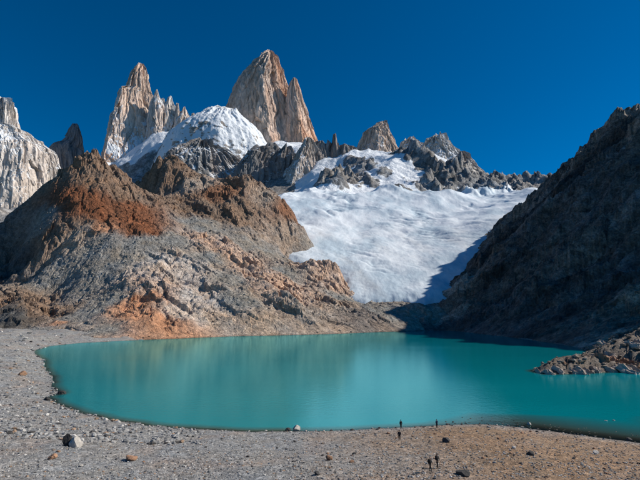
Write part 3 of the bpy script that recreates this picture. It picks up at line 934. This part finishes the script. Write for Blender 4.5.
tower("rock_cliff", "dark shaded cliff under the snow dome",
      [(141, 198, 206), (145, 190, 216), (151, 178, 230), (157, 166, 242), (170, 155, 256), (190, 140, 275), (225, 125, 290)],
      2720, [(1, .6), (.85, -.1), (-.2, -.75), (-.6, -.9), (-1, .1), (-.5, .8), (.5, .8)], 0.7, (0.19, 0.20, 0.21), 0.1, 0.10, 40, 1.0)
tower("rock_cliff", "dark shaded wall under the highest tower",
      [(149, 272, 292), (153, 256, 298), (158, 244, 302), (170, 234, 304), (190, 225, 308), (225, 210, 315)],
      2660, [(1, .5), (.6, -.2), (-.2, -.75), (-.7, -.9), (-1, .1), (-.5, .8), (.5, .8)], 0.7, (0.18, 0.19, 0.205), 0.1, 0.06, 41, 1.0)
tower("rock_buttress", "pale snowy buttress below the foot of the highest tower",
      [(138, 306, 311), (143, 302, 315), (152, 297, 320), (165, 290, 326), (180, 282, 334), (200, 272, 345)],
      2600, [(1, .3), (.2, -.5), (-.45, -1), (-1, .1), (-.5, .8), (.5, .8)], 0.9, (0.40, 0.375, 0.35), 0.2, 0.24, 42, 0.9)
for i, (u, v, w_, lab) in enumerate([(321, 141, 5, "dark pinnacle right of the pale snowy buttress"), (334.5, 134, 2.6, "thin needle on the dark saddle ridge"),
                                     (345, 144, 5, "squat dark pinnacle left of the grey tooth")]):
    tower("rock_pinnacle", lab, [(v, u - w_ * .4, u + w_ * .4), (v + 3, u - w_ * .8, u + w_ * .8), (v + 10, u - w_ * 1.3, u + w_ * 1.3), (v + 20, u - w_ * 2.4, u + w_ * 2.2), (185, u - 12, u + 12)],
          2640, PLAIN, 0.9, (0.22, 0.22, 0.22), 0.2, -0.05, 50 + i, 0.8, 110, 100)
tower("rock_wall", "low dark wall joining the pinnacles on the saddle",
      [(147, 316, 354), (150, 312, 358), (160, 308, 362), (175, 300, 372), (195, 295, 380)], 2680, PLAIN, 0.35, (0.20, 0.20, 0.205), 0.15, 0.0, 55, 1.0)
tower("granite_tooth", "grey granite tooth with a snow patch at its right foot",
      [(121.5, 381, 385), (124, 376, 388), (128, 369, 390.5), (133, 363, 393), (139, 360, 396), (146, 357, 400), (154, 352, 406), (172, 342, 416)],
      2900, [(1, .35), (.62, -.5), (-.1, -.95), (-1, -.05), (-.5, .8), (.5, .8)], 0.8, (0.48, 0.435, 0.40), 0.35, 0.05, 60, 0.85)
tower("granite_crest", "jagged grey crest linking the granite tooth and the broad peak",
      [(141, 405, 414), (145, 402, 426), (149, 398, 436), (156, 392, 444), (175, 380, 455)], 2760, PLAIN, 0.45, (0.44, 0.42, 0.40), 0.2, 0.16, 64, 1.1)
tower("granite_tooth", "small rock tooth left of the broad grey peak",
      [(137.5, 410, 414), (141, 407, 417), (148, 404, 424), (170, 396, 436)], 2730, PLAIN, 0.8, (0.46, 0.43, 0.40), 0.3, 0.08, 61, 0.9, 110, 90)
tower("granite_peak", "broad grey peak at the right end of the skyline",
      [(136, 435, 441), (138, 429, 446), (142, 424, 451), (148, 420, 457), (154, 417, 462), (160, 413, 468), (168, 408, 475), (177, 403, 486), (197, 392, 500)],
      2600, [(1, .25), (.3, -.85), (-.2, -.95), (-1, -.05), (-.5, .8), (.5, .8)], 0.75, (0.48, 0.45, 0.42), 0.25, 0.18, 62, 1.0)
tower("granite_shoulder", "grey rock shoulder falling right from the broad peak",
      [(152, 460, 464), (156, 456, 470), (162, 452, 475), (168, 448, 481), (176, 442, 492), (196, 432, 506)], 2450, PLAIN, 0.7, (0.36, 0.35, 0.34), 0.2, 0.0, 63, 1.0)

# ------------------------------------------------------------------ loose rock
def stone_mesh(name, seed, sub=2, flat=0.7, cuts=7):
    r = random.Random(seed)
    bm = bmesh.new()
    bmesh.ops.create_icosphere(bm, subdivisions=sub, radius=0.5)
    planes = []
    for _ in range(cuts):
        n = Vector((r.gauss(0, 1), r.gauss(0, 1), r.gauss(0, .8))).normalized()
        planes.append((n, r.uniform(0.26, 0.42)))
    off = Vector((r.uniform(0, 50), r.uniform(0, 50), 0))
    for v in bm.verts:
        for n, d in planes:
            e = v.co.dot(n) - d
            if e > 0: v.co -= n * e
        k = 1 + 0.06 * r.uniform(-1, 1)
        v.co = Vector((v.co.x * k, v.co.y * k, v.co.z * flat * k))
    me = bpy.data.meshes.new(name)
    bm.to_mesh(me); bm.free()
    return me


def stone_material(name, colour, vary=(0.7, 1.35)):
    m, nt, b = new_mat(name)
    oi = nt.nodes.new('ShaderNodeObjectInfo')
    tc = nt.nodes.new('ShaderNodeTexCoord')
    n1 = noise(nt, tc.outputs['Object'], 3.0, 6, 0.65)
    n2 = noise(nt, tc.outputs['Object'], 14.0, 4, 0.7)
    k = math_node(nt, 'MULTIPLY', remap(nt, n1, 0.3, 0.7, *vary), remap(nt, n2, 0.3, 0.7, 0.8, 1.2))
    k = math_node(nt, 'MULTIPLY', k, remap(nt, oi.outputs['Random'], 0, 1, 0.7, 1.3))
    comb = nt.nodes.new('ShaderNodeCombineColor')
    for i in range(3): nt.links.new(k, comb.inputs[i])
    nt.links.new(mix_rgb(nt, 1.0, tuple(colour) + (1,), comb.outputs[0], 'MULTIPLY'), b.inputs['Base Color'])
    bp = nd(nt, 'ShaderNodeBump'); bp.inputs['Strength'].default_value = 0.5; bp.inputs['Distance'].default_value = 0.08
    nt.links.new(n1, bp.inputs['Height']); nt.links.new(bp.outputs[0], b.inputs['Normal'])
    b.inputs['Roughness'].default_value = 0.85
    return m


STONE = {"pale": stone_material("pale_stone", (0.40, 0.37, 0.33)), "grey": stone_material("grey_stone", (0.19, 0.19, 0.185)),
         "dark": stone_material("dark_stone", (0.055, 0.052, 0.05)), "pink": stone_material("pinkish_slab", (0.36, 0.285, 0.235)), "rusty": stone_material("rusty_stone", (0.27, 0.155, 0.095))}
shapes = {}
for c_, m_ in STONE.items():
    if c_ == 'pink': continue
    for k in range(5):
        me = stone_mesh("stone", 31 * k + 5, 2, random.uniform(.5, .8)); me.materials.append(m_)
        shapes[c_, k] = me


def gz(x, y):
    return float(ground_height(np.array([[float(x)]]), np.array([[float(y)]]))[0, 0])


def on_ground(u, v):
    z = 0.5
    for _ in range(12):
        p = p0(u, v, z)
        z = 0.5 * z + 0.5 * max(gz(p[0], p[1]), 0.0)
    return p[0], p[1], max(gz(p[0], p[1]), -0.05)


def put(o, loc, rot, sc):
    o.location = loc; o.rotation_euler = rot; o.scale = sc
    col.objects.link(o)
    return o


# boulders one can point at: (u, v of the foot, width m, height m, kind, label)
boulders = [
    (76, 447, 2.5, 2.0, "pale", "big pale boulder standing on the grey gravel at lower left"),
    (67, 446, 1.5, 2.3, "dark", "upright dark boulder touching the left side of the big pale boulder"),
    (53, 459, 1.5, 0.8, "rusty", "low reddish rock on the gravel below left of the big pale boulder"),
    (131, 460, 2.1, 0.9, "rusty", "flat reddish slab lying on the gravel right of the big pale boulder"),
    (296, 430.5, 1.9, 1.3, "pale", "white block at the water's edge near the middle of the shore"),
    (288, 430.5, 1.2, 0.8, "dark", "dark rock in the water's edge left of the white block"),
    (329, 460, 1.2, 0.8, "rusty", "small pinkish rock alone on the gravel below the white block"),
    (354, 455, 0.8, 0.5, "dark", "small dark stone right of the pinkish rock"),
    (317, 475, 0.9, 0.5, "dark", "dark stone near the bottom edge below the pinkish rock"),
    (446, 442, 1.7, 0.9, "dark", "dark rock on the tan gravel right of the shore hikers"),
    (463, 475, 1.9, 0.8, "dark", "low dark slab near the bottom edge right of the two hikers"),
    (531, 455, 1.4, 0.7, "dark", "dark stone on the tan gravel in the lower right"),
    (596, 454, 1.1, 0.7, "pale", "pale rock alone on the tan slope in the lower right corner"),
    (529, 424.5, 1.1, 0.7, "pale", "white stone at the waterline where the dark shallows begin"),
    (606, 421, 0.8, 0.3, "pale", "left one of two white stones breaking the water at right"),
    (614, 420.5, 0.6, 0.25, "pale", "right one of two white stones breaking the water at right"),
    (629, 441, 1.2, 0.8, "dark", "dark stone on the right shore beside the shallows"),
    (10, 434, 1.3, 0.8, "dark", "dark boulder at the left edge of the gravel"),
    (62, 394, 3.0, 1.2, "dark", "dark rock at the tip of the small spit on the left shore"),
    (47, 400, 2.2, 1.1, "dark", "dark boulder in the water's edge of the left bay"),
    (22, 375, 3.6, 1.8, "rusty", "broad reddish boulder on the left bank"),
]
for i, (u, v, w_, h_, kind, lab) in enumerate(boulders):
    x, y, z = on_ground(u, v)
    me = stone_mesh("boulder", 900 + i, 3, 0.95, 9); me.materials.append(STONE[kind])
    o = put(bpy.data.objects.new("boulder", me), (x, y, max(z, -0.25) + 0.30 * h_), (random.uniform(-.1, .1), random.uniform(-.1, .1), random.uniform(0, 6)), (w_, w_ * 0.85, h_ * 1.15))
    tag(o, lab, "boulder", "boulders on the near shore")

# single stones strewn over the near shore
placed = [on_ground(b[0], b[1])[:2] for b in boulders]
n_st = 0
tries = 0
strewn = []
while n_st < 290 and tries < 9000:
    tries += 1
    near_line = random.random() < 0.42
    if near_line:
        k = random.randint(27, 42); t = random.random()
        a_, b_ = SHORE[k], SHORE[min(k + 1, len(SHORE) - 1)]
        x = a_[0] + (b_[0] - a_[0]) * t + random.uniform(-.6, .6); y = a_[1] + (b_[1] - a_[1]) * t - random.uniform(-.6, 1.5)
    else:
        y = random.uniform(60, 135) if random.random() < .85 else random.uniform(100, 230); x = random.uniform(-.82, .82) * y
    if y > 140 and x > -60: continue
    d = float(wobbled_shore(np.array([[x]]), np.array([[y]]))[0, 0])
    if d < -0.5: continue
    if any(abs(x - q[0]) < 1.3 and abs(y - q[1]) < 1.3 for q in placed): continue
    placed.append((x, y))
    wcol = [0.36, 0.36, 0.18, 0.10] if x < 0 else [0.2, 0.28, 0.30, 0.22]
    if near_line: wcol = [0.22, 0.25, 0.45, 0.08]
    c_ = random.choices(["pale", "grey", "dark", "rusty"], wcol)[0]
    s_ = random.uniform(0.3, 0.62) * (1.25 if random.random() < .2 else 1) * max(1.0, y / 95)
    z = gz(x, y)
    o = put(bpy.data.objects.new("stone", shapes[c_, random.randint(0, 4)]), (x, y, z + 0.12 * s_), (random.uniform(-.3, .3), random.uniform(-.3, .3), random.uniform(0, 6.28)),
            (s_ * random.uniform(.9, 1.4), s_, s_ * random.uniform(.75, 1.15)))
    strewn.append((o, c_, x, y))
    n_st += 1


# each stone is told apart by the boulder it lies next to, the side it lies on and its rank there
landmarks = [(placed[0], "the big pale boulder"), (placed[3], "the flat reddish slab"), (placed[4], "the white block"), (placed[6], "the small pinkish rock"),
             (placed[9], "the dark rock on tan gravel"), (placed[11], "the dark stone at lower right"), (placed[13], "the white waterline stone"), (placed[17], "the dark boulder at the left edge"),
             (placed[18], "the dark rock of the small spit"), (placed[20], "the broad reddish boulder"), (placed[16], "the dark stone beside the shallows")]
buckets = {}
for o, c_, x, y in strewn:
    (lx, ly), nm = min(landmarks, key=lambda q: math.hypot(x - q[0][0], (y - q[0][1])))
    dx_, dy_ = x - lx, y - ly
    way = ("right of" if dx_ > 0 else "left of") if abs(dx_) > abs(dy_) else ("beyond" if dy_ > 0 else "in front of")
    buckets.setdefault((c_, way, nm), []).append((math.hypot(dx_, dy_), o))
ORD = ["nearest", "second nearest", "third nearest", "fourth nearest", "fifth nearest", "sixth nearest", "seventh nearest", "eighth nearest", "ninth nearest", "tenth nearest"]
for (c_, way, nm), lst in buckets.items():
    for k, (_, o) in enumerate(sorted(lst, key=lambda q: q[0])):
        tag(o, f"{ORD[k] if k < 10 else str(k + 1) + 'th nearest'} {c_} stone {way} {nm}", "stone", "stones strewn over the near shore")


def scatter(name, label, pts, sizes, cols, mat):
    """loose gravel, each stone a small faceted solid, as one mass"""
    bm = bmesh.new(); bmesh.ops.create_icosphere(bm, subdivisions=1, radius=0.5)
    V = np.array([v.co[:] for v in bm.verts]); F = np.array([[v.index for v in f.verts] for f in bm.faces]); bm.free()
    n = len(pts)
    jit = 1 + 0.35 * rng.uniform(-1, 1, (n, len(V), 1))
    a = rng.uniform(0, 6.28, n)
    P = V[None] * jit
    P = P * np.stack([sizes * rng.uniform(.8, 1.5, n), sizes, sizes * rng.uniform(.45, .8, n)], -1)[:, None, :]
    ca, sa = np.cos(a)[:, None], np.sin(a)[:, None]
    W = np.stack([P[..., 0] * ca - P[..., 1] * sa, P[..., 0] * sa + P[..., 1] * ca, P[..., 2]], -1) + pts[:, None, :]
    faces = (F[None] + (np.arange(n) * len(V))[:, None, None]).reshape(-1, 3)
    o = link_mesh(name, W.reshape(-1, 3), faces, mat, False, np.repeat(cols, len(V), 0))
    tag(o, label, "gravel", kind="stuff")
    return o


def gravel_material():
    m, nt, b = new_mat("loose_gravel")
    at = nd(nt, 'ShaderNodeAttribute', attribute_name="Col")
    n1 = noise(nt, mapped(nt, (1, 1, 1)), 6.0, 5, 0.7)
    comb = nt.nodes.new('ShaderNodeCombineColor')
    k = remap(nt, n1, 0.3, 0.7, 0.7, 1.3)
    for i in range(3): nt.links.new(k, comb.inputs[i])
    nt.links.new(mix_rgb(nt, 1.0, at.outputs['Color'], comb.outputs[0], 'MULTIPLY'), b.inputs['Base Color'])
    b.inputs['Roughness'].default_value = 0.9
    return m


M_loose = gravel_material()
pal = np.array([(0.36, 0.35, 0.33), (0.26, 0.26, 0.255), (0.21, 0.21, 0.205), (0.085, 0.08, 0.076), (0.30, 0.205, 0.14), (0.48, 0.46, 0.43)])


def gravel_field(n, y0, y1, smin, smax, xlim):
    t = rng.uniform(0, 1, n)
    y = (y0 ** -1 + t * (y1 ** -1 - y0 ** -1)) ** -1
    x = rng.uniform(xlim[0], xlim[1], n) * y
    x, y = x[None], y[None]
    d = wobbled_shore(x, y)
    clump = fbm(x / 6, y / 6, 3, 501)
    keep = (d > -0.25) & (clump > rng.uniform(-.8, .35, x.shape))
    x, y = x[keep], y[keep]
    z = ground_height(x[None], y[None])[0]
    n = len(x)
    sz = (smin + (smax - smin) * rng.uniform(0, 1, n) ** 3) * np.maximum(1, y / 130)
    wl_, wr_ = np.array([.24, .32, .23, .06, .07, .08]), np.array([.12, .24, .20, .14, .25, .05])
    side = np.clip((x + 25) / 50, 0, 1) * (y < 140)
    cl, cr = rng.choice(6, n, p=wl_), rng.choice(6, n, p=wr_)
    cols = pal[np.where(rng.uniform(0, 1, n) < side, cr, cl)] * rng.uniform(.75, 1.25, (n, 1))
    return np.stack([x, y, z + 0.1 * sz], -1), sz, cols


scatter("shore_gravel", "loose gravel and cobbles covering the near shore", *gravel_field(42000, 56, 125, 0.05, 0.36, (-.86, .86)), M_loose)
scatter("bank_rubble", "grey rubble covering the left bank of the lake", *gravel_field(12000, 78, 380, 0.12, 1.0, (-.9, -.26)), M_loose)



def hill_rubble(n):
    """fallen blocks lying on the hill, in the colour of the rock around them"""
    i = rng.integers(4, Xh.shape[0] - 4, n); k = rng.integers(4, Xh.shape[1] - 4, n)
    pat = fbm(Xh[i, k][None] / 35, Yh[i, k][None] / 35, 3, 521)[0]
    keep = (Zh[i, k] > 0.4) & (Zh[i, k] > -5) & (pat > rng.uniform(-.7, .5, n))
    i, k = i[keep], k[keep]
    n = len(i)
    sz = (0.7 + 2.6 * rng.uniform(0, 1, n) ** 4) * (Yh[i, k] / 560)
    cols = hc[i, k] * rng.uniform(.55, 1.35, (n, 1))
    return np.stack([Xh[i, k], Yh[i, k], Zh[i, k] + .15 * sz], -1), sz, cols


scatter("hill_rubble", "fallen blocks scattered over the rust brown hill", *hill_rubble(17000), M_loose)
n_ = 9000
yh_ = rng.uniform(150, 290, (1, n_)); xh_ = rng.uniform(78, 260, (1, n_))
d_ = shore_distance(xh_, yh_)
ok = (d_ > 0.3) & (xh_ / yh_ < 0.95) & (d_ < 45)
xh_, yh_ = xh_[ok], yh_[ok]
sz_ = 0.3 + 1.9 * rng.uniform(0, 1, len(xh_)) ** 3
zc_ = np.maximum(ground_height(xh_[None], yh_[None])[0], right_height(xh_[None], yh_[None])[0])
scatter("headland_rubble", "brown rubble between the slabs of the rocky headland", np.stack([xh_, yh_, zc_ + .1 * sz_], -1), sz_,
        np.array((0.21, 0.17, 0.135)) * rng.uniform(.45, 1.6, (len(xh_), 1)), M_loose)
n_ = 420
ys_ = rng.uniform(84, 112, (1, n_ * 4)); xs_ = rng.uniform(28, 95, (1, n_ * 4))
d_ = wobbled_shore(xs_, ys_)
ok = (d_ < -0.2) & (d_ > -9 * rng.uniform(0, 1, d_.shape) ** 1.5)
xs_, ys_ = xs_[ok], ys_[ok]
scatter("shallows_stones", "dark stones breaking the brown shallows off the right shore", np.stack([xs_, ys_, np.full(len(xs_), -0.03)], -1),
        rng.uniform(.15, .5, len(xs_)), np.array((0.07, 0.065, 0.055)) * rng.uniform(.6, 1.8, (len(xs_), 1)), M_loose)

# ------------------------------------------------------------------ slabs of the headland
slab_spots = [(541, 373, 6, 2.0), (551, 371, 7, 2.6), (560, 373, 7, 2.8), (566, 366, 8, 3.2), (575, 373, 7, 3.0), (583, 370, 9, 3.6), (590, 363, 9, 3.6), (597, 372, 8, 3.4), (604, 366, 10, 4.2),
              (612, 372, 8, 3.4), (618, 364, 10, 4.4), (626, 371, 9, 3.8), (633, 366, 10, 4.2), (610, 357, 10, 4.0), (640, 372, 9, 3.6), (628, 357, 11, 4.4), (598, 356, 9, 3.4), (644, 358, 10, 4.2), (578, 362, 7, 2.4), (650, 366, 10, 4), (590, 373, 6, 2.6), (620, 350, 9, 4), (636, 348, 10, 4), (606, 351, 8, 3)]
NTH = ["first", "second", "third", "fourth", "fifth", "sixth", "seventh", "eighth", "ninth", "tenth", "eleventh", "twelfth", "thirteenth", "fourteenth", "fifteenth",
       "sixteenth", "seventeenth", "eighteenth", "nineteenth", "twentieth", "twenty-first", "twenty-second", "twenty-third", "twenty-fourth"]
for i, (u, v, ln_, th) in enumerate(sorted(slab_spots)):
    x, y, z = on_ground(u, v)
    bm = bmesh.new()
    bmesh.ops.create_cube(bm, size=1.0)
    bmesh.ops.bevel(bm, geom=bm.edges[:], offset=0.14, segments=1, affect='EDGES')
    bmesh.ops.subdivide_edges(bm, edges=bm.edges[:], cuts=2, use_grid_fill=True)
    r = random.Random(700 + i)
    ln_ *= .8; th *= .85
    sx_, sy_, sz_ = ln_ * r.uniform(.4, .6), ln_ * r.uniform(.9, 1.3), th * 0.8
    ph = r.uniform(0, 6)
    for vv_ in bm.verts:
        p = vv_.co
        tp = 1 - 0.45 * (p.z + .5)
        p.x *= tp * (1 + .25 * math.sin(p.y * 4 + ph)); p.y *= 1 - .3 * (p.z + .5)
        vv_.co = Vector((p.x * sx_, p.y * sy_, (p.z + .12 * math.sin(p.y * 7 + ph)) * sz_)) + Vector((r.uniform(-1, 1), r.uniform(-1, 1), r.uniform(-1, 1))) * 0.13 * th
    me = bpy.data.meshes.new("rock_slab"); bm.to_mesh(me); bm.free()
    hue = "pinkish" if i % 4 != 3 else "rust brown"
    me.materials.append(STONE["pink"] if hue == "pinkish" else STONE["rusty"])
    o = put(bpy.data.objects.new("rock_slab", me), (x, y + 1, max(z, 0) + th * 0.12), (rad(r.uniform(12, 26)), rad(r.uniform(12, 30)), rad(r.uniform(5, 40))), (1, 1, 1))
    tag(o, f"{hue} slab, {NTH[i]} from the tip of the rocky headland", "rock", "slabs of the rocky headland")

# ------------------------------------------------------------------ hikers
def flat_mat(name, colour, rough=0.8):
    m, nt, b = new_mat(name)
    n1 = noise(nt, mapped(nt, (1, 1, 1)), 18.0, 4, 0.6)
    comb = nt.nodes.new('ShaderNodeCombineColor')
    for i in range(3): nt.links.new(remap(nt, n1, 0.3, 0.7, 0.8, 1.2), comb.inputs[i])
    nt.links.new(mix_rgb(nt, 1.0, tuple(colour) + (1,), comb.outputs[0], 'MULTIPLY'), b.inputs['Base Color'])
    b.inputs['Roughness'].default_value = rough
    return m


M_skin = flat_mat("skin", (0.45, 0.28, 0.2), 0.6)
M_boot = flat_mat("boot_leather", (0.03, 0.022, 0.018))
M_hair = flat_mat("dark_hair", (0.02, 0.014, 0.01))


def person(label, loc, facing, jacket, trousers, pose="stand", pack=None, cap=None, scale=1.0, hold=0.0):
    J, E, Rr, kind = [], [], [], []

    def j(p, r): J.append(Vector(p)); Rr.append(r); return len(J) - 1

    def e(a, b, k): E.append((a, b)); kind.append(k)
    step = 0.16 if pose == "walk" else 0.03
    pel = j((0, 0, 0.93), .16); wst = j((0, .005, 1.08), .155); chest = j((0, 0.01, 1.30), .18); neck0 = j((0, .0, 1.45), .075)
    neck1 = j((0, .01, 1.51), .055); head0 = j((0, .02, 1.58), .085); head1 = j((0, .015, 1.68), .095); head2 = j((0, .005, 1.745), .06); nose = j((0, .118, 1.625), .014)
    e(pel, wst, 'j'); e(wst, chest, 'j'); e(chest, neck0, 'j'); e(neck0, neck1, 's'); e(neck1, head0, 's'); e(head0, head1, 's'); e(head1, head2, 'h'); e(head0, nose, 's')
    roots = [pel]
    for sd_ in (-1, 1):
        fw = sd_ * step
        hip = j((sd_ * .10, 0, .88), .108)
        if pose == "sit":
            knee = j((sd_ * .13, .42, .93), .066); ank = j((sd_ * .13, .50, .52), .043); toe = j((sd_ * .14, .66, .485), .036)
        else:
            knee = j((sd_ * .11, fw * .9 + .02, .49), .078); ank = j((sd_ * .11, fw * 1.5 - .02, .09), .043); toe = j((sd_ * .125, fw * 1.5 + .15, .045), .038)
        e(pel, hip, 't'); e(hip, knee, 't'); e(knee, ank, 't'); e(ank, toe, 'b')
        sh = j((sd_ * .19, 0, 1.41), .08)
        bend = hold if sd_ > 0 else hold * .6
        el = j((sd_ * (.235 + .05 * bend), -.03 + .05 * bend - fw * .5, 1.13), .062)
        wr = j((sd_ * (.25 - .12 * bend), .06 + .22 * bend - fw * .8, .90 + .34 * bend), .033)
        dirv = (J[wr] - J[el]).normalized()
        palm = j(J[wr] + dirv * .075, .034)
        e(chest, sh, 'j'); e(sh, el, 'j'); e(el, wr, 'j'); e(wr, palm, 's')
        side = Vector((0, 1, 0)); inn = Vector((-sd_, 0, 0))
        for q in range(4):                       # four fingers of unequal length, slightly curled
            a0 = j(J[palm] + side * (.026 - .0175 * q), .010); roots.append(a0)
            l_ = (.070, .080, .075, .058)[q]
            a1 = j(J[a0] + dirv * l_ * .6 + inn * .008, .009); a2 = j(J[a1] + dirv * l_ * .35 + inn * .022, .008)
            e(a0, a1, 's'); e(a1, a2, 's')
        b0 = j(J[wr] + dirv * .035 + side * .022, .011); roots.append(b0)
        b1 = j(J[b0] + dirv * .03 + side * .028, .010); b2 = j(J[b1] + dirv * .032 + inn * .012, .009)
        e(b0, b1, 's'); e(b1, b2, 's')
    me = bpy.data.meshes.new("person")
    me.from_pydata([tuple(p) for p in J], E, [])
    tmp = bpy.data.objects.new("person", me); col.objects.link(tmp)
    tmp.modifiers.new("skin", 'SKIN'); tmp.modifiers.new("sub", 'SUBSURF').levels = 1
    sv = me.skin_vertices[0].data
    for i, r_ in enumerate(Rr): sv[i].radius = (r_, r_ * (0.8 if i in (pel, wst, chest) else 1)); sv[i].use_root = i in roots
    dg = bpy.context.evaluated_depsgraph_get()
    body = bpy.data.meshes.new_from_object(tmp.evaluated_get(dg))
    bpy.data.objects.remove(tmp)
    mats = {'j': jacket, 't': trousers, 's': M_skin, 'b': M_boot, 'h': M_hair}
    keys = list(mats)
    body.materials.clear()
    for k in keys: body.materials.append(mats[k])
    for f in body.polygons:
        c = f.center; best, bk = 9, 'j'
        for (a, b), k in zip(E, kind):
            ab = J[b] - J[a]; t = max(0, min(1, (c - J[a]).dot(ab) / max(ab.length_squared, 1e-9)))
            d = (c - J[a] - ab * t).length - .5 * (Rr[a] * (1 - t) + Rr[b] * t)
            if d < best: best, bk = d, k
        if bk == 's' and c.z > 1.56 and c.y < 0.03: bk = 'h'
        f.material_index = keys.index(bk); f.use_smooth = True
    root = bpy.data.objects.new("person", body); col.objects.link(root)
    root.location = loc; root.rotation_euler = (0, 0, facing); root.scale = (scale,) * 3
    tag(root, label, "person", "hikers on the near shore")
    if pack:
        bm = bmesh.new(); bmesh.ops.create_cube(bm, size=1)
        for v_ in bm.verts: v_.co = Vector((v_.co.x * .30 * (1 - .15 * (v_.co.z + .5)), v_.co.y * .17, v_.co.z * .46))
        bmesh.ops.bevel(bm, geom=bm.edges[:], offset=.05, segments=2, affect='EDGES')
        pm = bpy.data.meshes.new("backpack"); bm.to_mesh(pm); bm.free(); pm.materials.append(pack)
        po = bpy.data.objects.new("backpack", pm); col.objects.link(po); po.parent = root; po.location = (0, -.20, 1.24)
    if cap:
        bm = bmesh.new(); bmesh.ops.create_uvsphere(bm, u_segments=14, v_segments=8, radius=.112)
        bmesh.ops.delete(bm, geom=[v_ for v_ in bm.verts if v_.co.z < -.01], context='VERTS')
        cm = bpy.data.meshes.new("cap"); bm.to_mesh(cm); bm.free(); cm.materials.append(cap)
        co = bpy.data.objects.new("cap", cm); col.objects.link(co); co.parent = root; co.location = (0, .01, 1.685)
    return root


C_black = flat_mat("black_cloth", (0.012, 0.012, 0.014)); C_navy = flat_mat("navy_cloth", (0.012, 0.018, 0.035)); C_char = flat_mat("charcoal_cloth", (0.03, 0.03, 0.03))
C_maroon = flat_mat("maroon_cloth", (0.07, 0.016, 0.014)); C_olive = flat_mat("olive_cloth", (0.035, 0.035, 0.02)); C_blue = flat_mat("blue_cloth", (0.02, 0.04, 0.08))


def stand(u, v): return on_ground(u, v)


person("hiker in black standing at the waterline", stand(401, 429), 0.2, C_black, C_char, "stand", None, C_navy, 1.03)
person("hiker in navy with a charcoal backpack a few steps up from the water", stand(399.5, 441), 0.1, C_navy, C_black, "stand", C_char, None, 1.05, .2)
person("left one of the two hikers walking up the tan gravel", stand(430.5, 472), -2.4, C_black, C_black, "walk", C_olive, None, 1.02)
person("right one of the two hikers walking up the tan gravel", stand(437.5, 468.5), -2.7, C_char, C_black, "walk", C_black, C_black, 1.05, .3)
person("hiker in blue looking over the lake from the shoreline stones", stand(437, 428), 0.4, C_blue, C_black, "stand", None, None, 1.0, .4)
